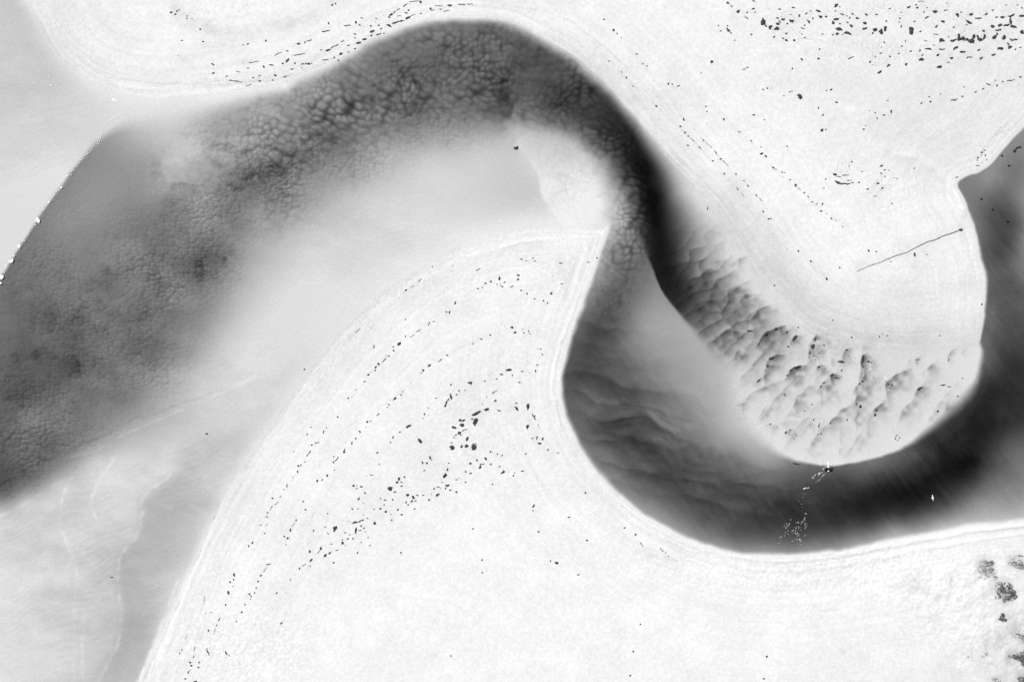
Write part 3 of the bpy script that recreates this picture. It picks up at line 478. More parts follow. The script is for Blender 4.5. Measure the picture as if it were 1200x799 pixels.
#OBJECTS#
# ------------------------------------------------------------------ seaweed left by the tide (digitised clumps: zone, then x,y,length,width,tilt)
WEED = """
@field 840 0 6.656
83,33,22,16,-30 108,58,24,10,-45 163,96,28,22,45 280,16,16,12,0 280,78,30,12,10 230,108,14,12,0 292,105,16,6,20 355,182,40,34,70 378,210,24,16,-50 411,224,34,20,80 460,234,34,26,10 265,277,18,14,-20 88,245,40,16,-50 104,264,18,12,-30 78,210,14,8,0 8,210,12,8,0 28,250,16,8,20 134,322,12,8,0 225,145,30,8,-35 466,150,20,14,-20 510,160,28,18,20 486,180,30,10,-60 468,195,24,18,-20 543,195,16,14,0 578,172,40,24,-15 480,82,24,10,-10 592,72,30,12,-10 570,124,14,6,0 636,133,18,20,0 687,118,28,10,30 707,180,32,14,-60 742,154,16,10,-30 725,98,14,8,-40 785,100,40,14,-20 800,142,26,18,-20 845,141,18,14,-20 678,206,14,16,0 663,232,26,10,-15 654,274,12,8,0 678,306,16,10,-10 512,307,16,14,0 535,320,24,16,-50 597,322,20,16,0 442,296,22,14,40 537,270,18,14,40 792,394,14,10,0 923,55,26,26,0 950,65,10,10,0 915,97,14,8,-10 970,123,30,12,-10 1005,135,12,8,-40 1028,150,12,14,-50 917,160,40,18,5 901,190,22,22,0 950,197,14,10,0 1008,185,22,10,-20 1040,212,30,16,-20 1086,155,22,18,10 1145,190,26,20,-45 1145,232,34,18,25 1155,125,26,14,-20 1050,120,14,12,0 940,238,50,24,-20 1012,268,64,20,-15 932,275,26,16,0 972,280,12,8,0 897,282,18,8,20 817,276,12,8,0 1185,490,20,14,80 1030,463,30,8,30 1055,452,12,8,0
@plain 840 0 6.656
656,473,26,18,-40 786,467,26,18,35 582,542,22,12,80 235,532,18,14,20 205,548,30,8,10 354,704,14,12,0 388,694,22,8,-50 424,694,8,6,0 570,722,30,8,10 517,754,14,6,0 641,762,46,34,-60 880,708,18,10,50 848,713,12,10,0
@field 1020 0 6.656
292,64,32,14,20 345,48,14,12,0 356,70,18,14,-20 143,76,16,8,15 385,22,40,6,0 407,106,14,10,0 490,102,32,18,-5 430,145,36,12,35 580,91,26,8,10 38,124,22,10,0 113,176,12,16,0 218,155,14,14,0 215,182,12,8,0 228,106,8,8,0 230,215,22,12,80 314,252,58,38,80 334,177,18,10,10 553,178,28,16,-15 640,222,20,8,10 672,126,32,24,-65 697,105,14,10,30 778,120,34,18,25 893,120,26,16,10 833,150,40,12,10 762,182,48,18,-30 740,203,16,8,0 975,142,20,14,20 1015,142,44,14,-5 1088,130,42,16,15 1168,132,42,16,0 1085,180,44,22,-80 1055,205,46,16,10 1105,216,44,22,-5 940,212,30,22,-45 998,205,36,16,20 992,240,44,14,15 874,250,24,18,-20 1175,258,30,28,80 28,245,30,26,10 8,268,16,16,0 75,258,34,30,80 105,232,40,24,85 380,255,14,12,0 505,215,30,12,35 500,277,30,6,-5 548,320,36,28,15 600,297,12,8,-20 640,325,50,16,20 680,310,56,30,80 715,310,36,30,-10 745,312,28,22,0 780,330,44,40,0 798,295,34,24,70 850,318,44,26,-10 830,300,36,16,-80 880,298,40,20,75 960,298,46,24,35 980,270,24,16,-80 1038,300,36,26,70 1112,314,48,14,0 1070,348,22,14,-25 1085,372,36,20,10 1125,390,14,10,0 1163,376,18,8,15 1004,385,40,22,15 955,432,30,12,15 440,388,40,14,-10 550,392,34,10,5 657,382,34,18,40 712,412,40,16,10 838,397,26,12,25 515,437,24,16,30 627,460,24,18,0 762,453,34,10,10 858,460,24,16,40 378,402,16,14,40 305,408,16,16,0 395,438,22,10,15 388,470,32,26,-10 530,531,42,22,10 600,494,24,10,0 270,510,20,18,80 134,517,32,16,40 60,573,34,16,35 212,425,14,10,0 235,370,14,10,0 28,453,10,10,0 70,425,24,8,10 143,450,18,8,0 98,340,14,12,-30 262,330,18,8,80 420,328,20,6,0 485,360,20,6,-10 945,88,26,10,0 585,33,10,8,0 430,70,12,8,40 1050,48,14,6,0 1135,48,12,8,0 1172,72,16,12,-40
@curve 1020 0 6.656
813,722,24,10,25 872,697,22,10,20 915,662,34,10,-20 985,670,22,14,50 1028,640,16,10,25 1092,629,58,10,15 1170,605,26,14,0 710,757,18,12,35 645,784,48,12,10 462,796,14,10,0 970,630,16,6,25 724,684,14,8,0 538,740,12,8,0
@curve 940 90 6
831,191,18,12,30 893,180,22,10,20 885,145,14,8,0
@topbank 200 0 6
10,95,26,14,0 38,108,14,12,0 50,86,14,12,0 66,76,12,8,0 118,136,12,10,0 122,120,10,8,0 155,140,8,6,0 210,212,16,14,0 83,290,16,8,0 232,298,12,10,0 545,314,22,10,30 512,321,12,8,0 672,292,16,12,-20
@topline 200 0 6
300,457,30,12,-35 302,517,24,14,0 395,538,16,8,0 475,508,28,8,-20 455,572,80,8,-8 545,482,18,8,10 585,440,60,6,10 655,475,24,14,-70 712,461,36,12,-8 788,450,22,12,10 825,427,34,16,35 820,361,24,8,0 875,448,14,12,-20 903,312,24,14,-10 945,302,14,10,80 975,290,30,8,15 910,386,70,6,12 925,454,26,10,5 970,449,46,14,0 735,533,22,16,0 625,535,24,6,15 580,548,18,8,0 628,572,26,12,0 550,600,40,6,15 853,488,26,10,0 805,540,24,8,15 1058,355,16,8,0 1105,355,40,14,10 1155,325,40,8,25 1085,422,40,8,0 1195,380,20,18,0 1150,407,14,10,0 1178,425,14,10,0 1095,222,46,10,10 1112,168,24,16,-60 1138,40,22,12,10 1160,30,14,10,10 760,380,60,6,25 1130,340,10,8,0 718,565,16,8,0 920,478,14,6,0
@topline 400 0 6
45,183,40,8,5 103,158,22,14,80 130,180,18,12,-20 98,243,26,10,0 52,322,24,8,10 98,270,14,8,0 120,303,40,14,15 163,278,40,14,15 210,253,18,10,0 262,240,34,10,20 220,222,42,16,20 278,205,22,10,20 208,186,18,10,0 264,182,14,12,0 332,181,34,18,-20 395,157,66,16,22 432,150,30,8,20 468,127,40,16,15 405,114,30,8,15 350,105,34,16,30 337,125,18,14,0 372,90,20,10,40 455,92,30,10,-5 472,75,18,16,0 450,38,34,8,35 400,70,30,6,30 510,13,60,6,10 558,18,22,18,-70 627,66,20,16,0 560,97,18,8,0 700,67,22,10,0 685,44,50,5,0 765,41,38,12,5 848,34,40,10,0 905,32,40,5,0 740,78,40,5,15 245,132,14,8,0 143,130,14,8,0 300,236,16,8,0 96,343,14,10,0 50,368,16,8,15 5,378,14,12,0 10,293,26,8,15 640,75,26,5,20 500,112,40,5,20
@plain 700 20 6
44,23,16,16,0 114,98,22,18,-70 138,122,18,8,-45 168,148,8,8,0 274,265,16,10,0 319,333,12,10,0 348,349,12,10,0 497,473,20,14,80 526,476,14,8,-80 567,488,24,8,10 801,324,24,22,70 726,398,10,8,0 760,633,10,10,0 767,668,12,8,0 887,722,20,12,-60 1095,693,20,12,0 1170,727,12,8,0
@bank 700 20 6
416,629,22,14,-35 204,428,18,12,-60 80,313,14,8,-30 170,390,16,6,-40 605,720,28,14,-60 583,772,16,14,0 250,490,14,6,-30 1105,-98,8,6,0
@diag 800 130 6
495,34,18,10,0 288,65,14,14,-30 395,152,22,8,-20 480,215,18,8,-40 548,258,10,10,0 553,304,24,18,30 580,321,24,14,-40 631,402,16,14,-20 652,413,14,6,0 693,434,14,14,0 712,437,8,8,0 790,527,22,20,45 815,550,24,5,-40 850,578,14,10,-50 878,605,14,10,-60 906,642,16,10,-10 938,655,10,8,0 979,657,22,12,60 967,705,20,14,-40 1008,725,12,6,0 1040,759,18,14,-30 1070,772,20,5,-25 752,487,12,8,0
@plain 800 130 6
730,252,14,8,80 979,35,14,10,0 975,140,26,22,80 1000,136,12,10,0
@bank 800 130 6
37,245,14,14,0 15,155,14,12,80 38,180,12,10,-20 70,208,36,6,-40 122,262,28,10,-45 145,210,20,8,-45 185,245,50,5,-45 230,295,30,8,-55 264,341,16,12,0 300,370,50,5,-42 373,447,16,12,0 210,352,18,10,-45 290,443,14,14,-30 385,550,24,12,-50 420,590,30,5,-45 428,493,14,8,-40 456,527,22,10,-50 515,595,16,10,-50 545,625,30,5,-45 175,685,18,8,80 564,709,14,10,0 600,761,18,14,0 617,760,12,10,0
@plain 940 90 6
195,97,18,12,40 165,104,10,8,0 237,186,24,12,-10 107,225,14,12,0 140,275,14,10,0 425,375,16,14,0 438,350,8,6,0 568,274,24,12,0 620,247,24,14,75 507,258,10,10,0 520,297,14,10,80 468,246,10,6,0 595,172,12,8,0
@hump 940 90 6
345,602,12,10,0 325,626,12,6,0 232,690,30,18,-10 250,705,30,8,0 300,696,44,7,0 245,745,40,22,-15 300,757,60,14,5 325,732,30,6,10 350,748,20,8,-20 395,746,14,10,0 160,722,12,10,0 148,786,12,8,0 415,667,14,6,0 553,629,26,14,10 573,658,14,8,0 606,661,12,8,0 550,680,20,10,-30 578,704,12,8,0 655,715,40,5,-5 784,646,14,8,80 528,750,18,16,20 558,784,18,12,0 455,792,14,10,0
@creekbank 1000 130 6
928,313,18,14,0 902,293,22,12,15 920,278,16,10,20 898,314,10,8,0 875,330,16,10,20 873,387,26,6,0 938,346,10,8,0 870,348,12,8,0 725,467,30,10,15
@hump 1000 130 6
197,545,16,10,0 95,552,16,8,10 165,512,20,14,40 35,505,12,10,0 150,603,14,6,0 265,653,14,8,0
@creekbed 1000 130 6
903,616,18,12,0 987,691,16,14,0 1048,315,14,12,0 1098,383,16,14,0 1092,770,14,12,0 1135,282,20,20,0 1160,258,40,12,30
@spittop 510 300 6
452,158,26,18,80 393,180,22,12,-10 355,192,22,12,30 302,229,20,12,80 330,222,12,8,0 435,200,10,10,0 488,185,20,8,30 468,215,26,8,-30 458,195,12,6,0 538,215,26,8,20 584,135,20,20,0 582,164,18,16,20 605,243,16,14,-60 645,266,18,10,-10 698,301,16,8,0 760,315,14,10,80 789,330,16,8,80 815,264,22,18,10 890,195,16,8,0 540,502,24,20,-20 563,538,26,16,15 623,540,12,10,0 615,515,10,6,0 657,528,12,10,-30 665,545,12,8,0 302,97,30,8,30 605,22,24,8,-20 640,35,14,6,-30 687,14,12,10,0 700,36,14,8,0 880,50,28,10,-15 1137,15,12,12,0 1075,44,24,6,0 740,654,12,10,0 753,692,12,10,0 716,765,12,10,0 720,654,8,6,0
@spitline 510 300 6
140,329,20,14,80 102,395,24,14,85 78,393,20,8,-20 388,555,16,14,60 326,584,14,12,0 266,616,12,8,0
@spitclump 500 410 7.47
718,175,44,20,5 655,213,34,12,-5 750,221,12,12,0 836,187,16,12,0 380,285,34,20,10 392,297,14,10,80 510,272,20,8,5 612,254,18,10,10 952,182,18,12,80 967,130,10,8,0 815,283,28,10,0 213,302,16,12,80 212,405,50,18,-72 176,458,62,14,65 283,355,24,8,60 337,352,12,10,0 262,390,16,10,40 595,366,44,10,35 600,442,26,16,25 525,410,10,8,0 490,470,14,8,80 785,463,20,14,10 787,512,36,18,-60 888,497,46,26,75 937,585,44,12,-60 945,575,26,10,20 980,665,34,6,-65 885,670,34,24,70 632,530,34,12,-10 520,519,40,28,15 435,555,64,26,20 428,615,54,36,60 420,650,24,20,0 400,600,20,18,-45 290,612,26,22,-20 322,613,30,18,25 308,652,42,28,0 240,676,34,22,-25 290,722,32,24,-30 320,702,30,10,25 345,692,20,8,25 300,742,16,10,0 258,742,22,8,10 238,764,14,10,0 355,778,36,20,75 965,768,34,12,80 1015,778,22,18,80 925,772,20,8,30
@spitline 500 410 7.47
25,138,36,18,35 118,92,40,8,35 180,46,26,14,0
@spitclump 500 510 7.47
228,107,40,34,0 305,97,30,18,65 349,90,36,28,0 412,102,46,44,30 430,75,14,12,0 218,62,12,10,0 556,140,20,16,0 577,148,8,8,0 515,200,28,18,-60 383,244,20,18,20 490,248,32,8,10 470,280,26,20,40 470,258,14,8,0 563,250,18,14,80 440,215,16,14,20 665,173,24,10,0 620,160,16,10,80 638,270,18,10,30 670,320,26,24,20 655,328,16,10,80 345,312,18,14,80 385,328,24,14,10 342,408,16,12,20 837,309,24,12,0 760,350,20,14,20 770,325,10,10,0 985,68,34,16,-15 1060,124,16,14,0 1148,152,20,8,-20 866,160,16,10,0 260,383,24,12,0 282,372,8,8,0 184,295,36,12,80 160,350,50,22,60 195,240,14,10,0 30,190,32,14,-65 45,212,10,10,0 5,240,20,14,80 137,407,12,10,0 182,436,30,20,10 168,460,18,14,80 210,474,20,12,0 263,491,26,16,-10 103,448,28,10,10 65,462,14,14,0 125,460,12,6,0 93,520,34,20,25 24,560,14,10,0 577,425,14,10,80
@lonely 500 510 7.47
935,612,36,20,60 930,655,14,12,80
@spitlow 400 510 7.47
320,148,24,12,0 335,248,16,10,0 455,15,30,12,80 432,58,28,12,0 693,48,44,34,-20 712,232,36,16,-60 748,238,20,18,20 730,302,14,12,60 268,345,30,8,10 225,349,14,5,0 107,438,28,22,-15 138,460,16,12,0 138,432,12,8,80 178,442,24,18,0 212,499,18,14,0 155,550,30,14,60 195,590,10,8,0 507,378,36,22,80 490,408,26,20,0 557,360,18,18,0 530,405,28,10,-20 530,438,18,14,0 430,460,46,40,0 474,490,24,12,0 585,520,38,24,20 632,535,38,24,85 618,572,30,16,45 652,567,18,12,0 570,580,18,16,80 588,600,24,14,-10 668,520,26,14,-30 720,518,18,10,0 790,512,16,6,0 768,560,16,16,0 388,560,20,14,0 345,547,14,10,0 455,555,20,18,50 378,602,14,12,0 345,636,24,18,10 290,640,14,10,0 393,661,30,22,15 437,684,14,8,0 495,645,26,16,35 532,687,26,16,0 445,735,22,14,80 100,640,20,16,-50 148,638,14,10,0 643,637,20,10,-15 232,720,22,10,-30 198,690,10,8,80 120,758,46,18,15 180,740,44,12,20 155,752,30,6,0 295,765,30,24,-70 178,786,20,12,80 70,747,24,6,-5
@spitline 400 510 7.47
95,60,36,14,85 130,25,28,10,50 28,132,40,16,75 30,145,26,14,0
@spitlow 290 570 7.47
707,232,18,10,0 683,348,14,10,0 584,380,28,14,65 773,362,44,36,60 765,380,28,20,80 710,407,26,12,-60 856,398,18,12,0 898,415,16,10,0 878,452,28,14,35 835,487,28,24,80 860,510,14,6,-40 926,448,20,12,30 955,378,52,18,75 998,340,18,12,80 990,378,28,10,10 1022,358,20,12,0 1035,388,14,8,0 788,550,24,12,25 727,573,34,18,40 689,594,36,22,45 648,533,38,18,80 628,565,34,6,45 554,560,28,20,80 561,638,36,20,65 462,710,30,14,60 500,680,34,8,30 760,657,26,14,40 968,572,22,14,80 553,690,14,8,0 1000,482,12,12,0 1075,510,16,10,-20 1060,440,14,10,0 740,498,14,10,0 833,460,16,10,0
@westline 290 570 7.47
222,98,14,14,0 255,145,36,8,35 210,185,50,6,60 180,228,16,14,0 172,262,16,10,-60 120,332,18,10,0 172,330,12,12,0 155,404,14,14,0 14,514,24,14,80 47,487,32,12,50 492,126,16,14,0 512,197,16,14,80 429,290,16,16,0 381,370,32,16,75 405,330,40,5,50 325,433,22,16,-30 354,448,24,18,0 340,502,12,12,0 190,672,40,8,15 122,772,22,12,35
@westline 300 480 7.47
718,62,18,16,0 485,152,14,10,0 450,215,16,14,60 594,195,36,12,80 618,155,14,8,40 490,307,28,16,0 535,287,44,8,15 463,380,58,12,50 374,486,22,18,0 396,480,16,12,0 368,540,18,16,80 325,588,14,8,20 274,660,36,10,80 245,695,16,8,40 147,771,18,16,0 215,755,18,8,65 335,362,20,6,45 432,455,16,6,60
@spitline 300 480 7.47
977,105,22,18,80 1072,38,26,12,35 1008,95,12,8,0 910,188,24,10,-40 685,408,14,12,0 710,428,50,12,45 683,456,20,18,80 690,525,18,8,50 628,571,32,14,55 540,621,26,22,80 583,610,24,10,50
@spitline 400 420 7.47
325,47,18,16,80 303,75,26,16,50 298,105,22,10,50 235,142,26,16,10 206,201,20,10,25 380,12,36,8,45 130,270,26,6,40 62,346,18,16,0 467,354,34,16,35 718,102,26,20,0 708,122,36,6,40 525,318,16,12,60 540,288,14,10,80 418,403,16,12,0 405,425,12,10,0 322,490,32,8,40 230,553,24,16,80 258,545,10,6,0 165,640,16,14,80 217,600,12,8,0 590,590,50,20,30 515,641,18,12,0 730,485,18,16,40 765,430,12,8,0 716,520,12,8,0 767,496,10,8,0 832,346,18,10,0
@spitline 400 300 6
405,618,30,24,40 369,665,16,14,0 365,638,10,10,0 332,703,16,14,0 262,760,18,16,80 240,782,16,14,80 300,735,40,5,50 545,525,44,6,30 500,560,40,5,30 620,470,14,10,40 613,486,12,8,0 650,460,18,6,20 452,565,14,8,80 452,446,10,10,0 455,240,24,8,30 555,170,30,8,35 500,215,30,4,35 230,635,30,8,85 640,75,10,8,0 783,68,8,8,0 120,520,40,4,45
@westline 190 660 5.75
488,73,20,16,80 485,105,20,10,85 460,123,18,14,60 480,150,8,8,0 450,194,30,14,-65 432,275,20,10,60 390,368,28,8,70 372,410,24,8,70 358,452,40,5,70 316,447,14,12,0 312,590,44,9,-75 435,597,30,12,-65 455,615,12,6,0 135,577,14,8,80 120,600,12,8,60 220,570,30,5,80 216,625,18,6,80 192,660,16,14,0 200,684,14,12,80 253,658,16,12,80 248,693,14,12,0 178,730,26,10,80 190,715,20,6,45 160,771,12,12,0 225,792,34,18,0 592,201,14,12,0 603,216,14,12,-50 598,234,14,6,0 625,195,16,12,80 637,160,10,10,0 650,118,22,10,60 668,78,20,8,45 695,40,30,5,55 718,3,14,8,0 562,272,10,10,0 540,322,14,12,60 505,385,12,8,0 867,104,12,8,0 775,195,12,12,0 808,395,22,10,60 285,240,36,4,85 165,490,36,4,70 296,330,10,6,80 332,325,8,8,0
@trough 860 380 7.99
393,42,26,24,80 305,88,36,26,50 150,58,48,14,0 498,72,22,18,80 603,28,18,16,0 570,125,56,26,50 510,207,20,16,40 740,210,44,36,70 712,270,28,14,85 762,150,40,10,75 748,292,26,8,0 350,318,50,18,25 318,390,26,22,80 235,525,40,10,40 600,395,50,14,10 545,420,60,12,40 498,478,18,16,80 795,400,34,16,45 1055,238,30,14,20 1005,352,60,24,-5 920,472,44,16,40 965,500,40,10,-10 840,545,26,16,30 812,582,20,18,80 1010,432,26,10,45 845,197,18,14,0 1175,555,24,12,50 1183,772,34,16,80 1150,745,16,12,80 480,660,30,8,-60 235,180,20,8,55 800,270,12,8,0
@trough 1000 390 7.99
145,270,24,18,0 170,275,16,8,20 95,240,60,18,85 97,315,26,14,-70 85,455,22,18,0 58,480,24,10,50 68,690,30,24,80 205,765,30,26,60 220,725,30,10,55 620,522,50,20,30 842,488,42,14,12 900,505,34,10,-10 790,733,26,22,60 600,250,50,8,0 890,255,20,10,80 1022,425,14,12,80 978,592,18,14,0 330,478,16,12,0 365,490,18,10,10 345,515,16,8,0
@trough 840 460 6.67
540,310,30,14,60 574,289,14,10,0 622,338,12,10,0 616,322,8,8,0 605,358,14,6,0 757,210,18,12,80 797,260,26,12,70 803,243,10,10,0 793,327,16,12,0 813,321,14,12,0 888,238,18,10,60 688,143,12,8,0 625,555,44,8,-8 1020,212,16,12,0 745,95,14,10,80 420,245,30,10,20
@trough 1040 440 7.47
80,525,26,8,30 105,545,20,10,80 70,550,24,10,50 88,565,14,8,20
@whitebar 860 380 7.99
1103,124,18,18,0
@whitebar 1000 390 7.99
270,10,16,8,0 243,33,14,14,0 315,27,20,8,0 808,27,24,8,0
@whitebar 800 266 3
322,206,10,5,0 527,328,6,5,0 405,85,8,6,80 450,122,12,6,-50 505,183,12,8,-45 550,144,6,6,0 1051,272,8,6,80
@rope 980 230 6
223,385,26,12,-70 547,412,30,16,-75 632,410,14,7,0 377,460,12,6,0 275,390,14,10,80 20,503,12,10,80 385,52,12,8,0 40,215,14,6,0
@south 400 533 3
693,267,8,8,0 463,257,6,5,0 495,366,6,6,0 497,410,8,7,0 757,378,14,10,-60 735,370,6,6,0 863,298,8,6,0 1053,310,9,4,-45 1035,278,8,8,0 995,255,8,6,0 1128,335,9,4,-20 1150,355,8,3,-10 1140,342,6,3,0 1122,328,5,4,0 1058,318,5,4,0 1050,592,6,5,0 1025,686,8,8,0 1015,771,7,6,0 386,701,6,6,0 212,341,10,5,-30 833,418,8,6,0 800,217,8,6,0 858,132,10,8,80
@south 800 533 3
293,705,8,8,0 284,782,8,7,0
@shallows 0 266 3
726,726,10,7,0 1070,500,6,6,0
@shallows 0 533 3
393,430,8,4,0
@shallows 400 0 3
615,520,16,14,30
"""
def parse_weed():
    out = []; z = None
    for ln in WEED.strip().splitlines():
        if ln.startswith('@'):
            q = ln[1:].split(); z = q[0]; ox, oy, s = map(float, q[1:])
        else:
            for t in ln.split():
                x, y, l, w, a = map(float, t.split(','))
                k = 1.36 if z in ('field', 'spitclump') else 1.2; out.append((z, ox+x/s, oy+y/s, l/s*k, w/s*k, a))
    return out
M_WEED = grey_mat('dried_seaweed', 0.028, 0.75, 0.5, 9.0)
M_WOOD = grey_mat('weathered_rope', 0.06, 0.8, 0.4, 5.0)

def clump_geo(cx, cy, l, w, ang, rng, zf, V, F):
    """ragged low mound of weed; l, w in photo pixels, written in metres about (cx, cy)"""
    a = math.radians(ang); ca, sa = math.cos(a), math.sin(a)
    L, W = l*M/2, w*M/2
    subs = [(0, 0, 1, 1)]
    if l*w > 7:
        subs = [(rng.uniform(-.45, .45), rng.uniform(-.35, .35), rng.uniform(.4, .72), rng.uniform(.45, .8)) for _ in range(3 if l*w < 18 else 5)]
        subs.append((rng.uniform(-.1, .1), 0, .75, .62))
    if l > 3.2*w: subs = [(t, rng.uniform(-.5, .5), rng.uniform(.18, .4), rng.uniform(.5, 1)) for t in (-.75, -.4, -.05, .3, .7)]
    bend = rng.uniform(-.35, .35)*W
    for sx, sy, sl, sw in subs:
        n = 11; ph = rng.uniform(0, 6.28); h = 0.05 + 0.25*min(L*sl, W*sw)
        rr = [1 + 0.28*math.sin(2*k*6.283/n+ph) + rng.uniform(-.28, .22) for k in range(n)]
        base = len(V)
        for ring, hz in ((1.0, 0.0), (0.62, h)):
            for k in range(n):
                t = 6.28318*k/n; r = rr[k]*ring*(1 + rng.uniform(-.1, .1))
                x = sx*L + math.cos(t)*r*L*sl; y = sy*W + math.sin(t)*r*W*sw
                y += bend*((x/L)**2 - .4)
                px, py = x*ca - y*sa, x*sa + y*ca
                V.append((px + cx, py + cy, zf + hz*rng.uniform(.7, 1.2) - (0.03 if ring == 1.0 else 0)))
        px, py = sx*L*ca - sy*W*sa, sx*L*sa + sy*W*ca
        V.append((px + cx, py + cy, zf + h*0.9))
        for k in range(n):
            k2 = (k+1) % n
            F.append((base+k, base+k2, base+n+k2, base+n+k)); F.append((base+n+k, base+n+k2, base+2*n))

ZONE = {'field': 'in the dense far weed field', 'plain': 'on sparse sand above the channel', 'curve': 'in the row beside the creek',
 'topbank': 'on the damp top arc', 'topline': 'in the tide lines above the bend', 'bank': 'in the inner bank tide line',
 'diag': 'in the line behind the inner bank', 'hump': 'on the hump beside the creek', 'creekbank': 'clustered on the creek bank', 'creekbed': 'lying in the creek water',
 'spittop': 'near the spit tip', 'spitline': 'in the long central spit lines', 'spitclump': 'in the broken central spit patch', 'spitlow': 'in the lower spit weed band',
 'westline': 'in the lines facing the shallows', 'trough': 'in a trough of the rippled bar', 'whitebar': 'on bare sand above the ripples', 'rope': 'close to the dark rope', 'south': 'on bare sand south of the channel', 'shallows': 'in the pale shallow sheet', 'lonely': 'alone on blank spit sand'}
GROUPS = {z: 'seaweed clumps ' + t.replace('alone on', 'on') for z, t in ZONE.items()}
NB = parse_weed()
order = sorted(range(len(NB)), key=lambda i: -NB[i][3]*NB[i][4])
single, rest = order[:296], order[296:]
def weed_z(z, px, py):
    g = ground_z(px, py)
    return -0.04 if (z in ('creekbed', 'shallows') and g < -0.06) else max(g, -0.02)
def kind_of(l, w, a):
    r = l/w
    if r > 2.3: s = 'long thin'
    elif r > 1.45: s = 'oval'
    else: s = 'rounded'
    if r > 1.45:
        b = abs(a)
        s += ' level' if b <= 12 else (' upright' if b >= 70 else (' right-rising' if a > 0 else ' right-falling'))
    return s
by = {}
rng = random.Random(11)
for i in single:
    z, px, py, l, w, a = NB[i]
    V, F = [], []; zf = weed_z(z, px, py)
    clump_geo(0, 0, l, w, a, rng, 0, V, F)
    o = mesh_obj('seaweed_clump', V, F, M_WEED); o.location = (float(wx(px)), float(wy(py)), zf)
    by.setdefault((z, ('big ' if l*w > 20 else '') + kind_of(l, w, a)), []).append((px, py, l*w, o))
ORD = ['leftmost', 'second from left', 'third from left', 'fourth from left', 'fifth from left', 'sixth from left', 'seventh from left', 'eighth from left', 'ninth from left', 'tenth from left']
for (z, k), lst in by.items():
    lst.sort(key=lambda q: q[0])
    for n_, (px, py, ar, o) in enumerate(lst):
        lab = k + ' seaweed clump'
        if len(lst) > 1:
            if n_ < 10: lab += ', ' + ORD[n_]
            else: lab = k + ' seaweed clump, ' + ORD[len(lst)-1-n_].replace('left', 'right') if len(lst)-1-n_ < 10 else lab + ', mid row'
        tag(o, lab + ' ' + ZONE[z], 'seaweed', GROUPS[z])

# everything smaller: one scatter of bits, the digitised crumbs and the fine drift along the tide lines
V, F = [], []
for i in rest:
    z, px, py, l, w, a = NB[i]
    clump_geo(float(wx(px)), float(wy(py)), l*0.95, w*0.95, a, rng, weed_z(z, px, py), V, F)
DRIFT = [([(205,62),(215,72),(232,83),(242,93)],1.2,22),([(222,101),(250,108),(275,105),(300,99),(330,92),(350,84),(380,72),(400,64)],2.2,80),([(255,95),(285,96),(320,88),(350,78),(372,65),(400,52)],2.5,80),([(275,76),(300,70),(325,62),(350,50),(375,36),(400,28)],2,60),
 ([(200,96),(225,97),(260,96)],1.5,20),([(400,62),(430,44),(460,28),(490,18),(520,10),(560,6),(600,8)],1.6,90),([(400,48),(440,25),(470,10),(490,2)],2,50),([(575,2),(600,8),(640,14),(672,28),(690,42),(706,58)],1.5,60),([(650,12),(680,33),(720,66),(760,105),(800,138),(830,172)],.7,110),([(700,56),(715,74),(735,93),(765,122),(800,154),(820,173),(848,206),(872,231)],.7,130),
 ([(838,180),(862,205),(892,236),(905,258),(930,290),(950,310),(975,330),(1005,352),(1030,370)],.8,120),([(840,150),(866,155),(890,180),(912,205),(932,218),(950,237),(980,257),(1000,270)],.8,80),([(872,240),(900,270),(925,295)],1,25),
 ([(405,438),(425,398),(445,372),(475,341),(500,322),(530,303),(560,292)],1.6,90),([(418,378),(440,358),(470,335),(492,318)],2.5,70),([(408,472),(440,430),(470,402),(492,386),(512,371),(535,352),(560,338),(580,330)],1.0,70),([(372,548),(402,522),(432,488),(470,460),(500,428),(525,414),(560,398),(578,390)],.9,80),([(500,440),(550,415)],2,12),
 ([(240,770),(262,725),(275,690),(300,640),(318,600),(345,560),(375,527),(402,505),(420,490)],1.0,90),([(285,708),(303,675),(315,660),(340,628),(370,600),(392,560),(402,540)],1.0,60),([(205,792),(225,740),(245,695),(262,655),(285,608),(310,560),(340,515),(365,480)],1.5,90),([(225,780),(232,740),(240,700),(262,650)],1.2,40),
 ([(320,665),(350,640),(400,610),(430,590)],5,60),([(300,740),(330,700),(360,660)],8,40),([(235,770),(260,765),(300,790)],10,50),([(350,480),(380,440),(400,410),(430,370)],2,70),([(605,385),(618,425),(625,470),(640,520),(648,545)],5,60),([(548,445),(575,435),(600,430)],8,20),
 ([(925,62),(990,67),(1010,66),(1035,63)],3,40),([(860,10),(930,22),(1000,18),(1100,10),(1190,12)],9,160),([(890,32),(960,45),(1040,60),(1090,60)],9,110),([(1090,30),(1200,40)],14,80),([(1010,75),(1080,70)],8,30),([(950,120),(980,118)],4,8),([(1060,155),(1075,150),(1040,165)],4,12),
 ([(1145,190),(1160,165),(1180,150)],8,45),([(1015,225),(1040,218)],10,26),([(975,200),(1000,190),(1010,200)],10,34),([(745,640),(752,648),(775,652),(792,655)],3,45),([(600,295),(640,318),(665,322)],10,30),([(630,340),(665,350)],6,18),([(930,445),(960,420),(1000,420),(1040,440)],14,60),([(860,470),(900,500),(960,490)],14,50),([(945,402),(962,412)],4,30),([(1015,420),(1024,428)],4,22),([(985,360),(1030,392),(1060,388)],8,18)]
nr_ = np.random.RandomState(3)
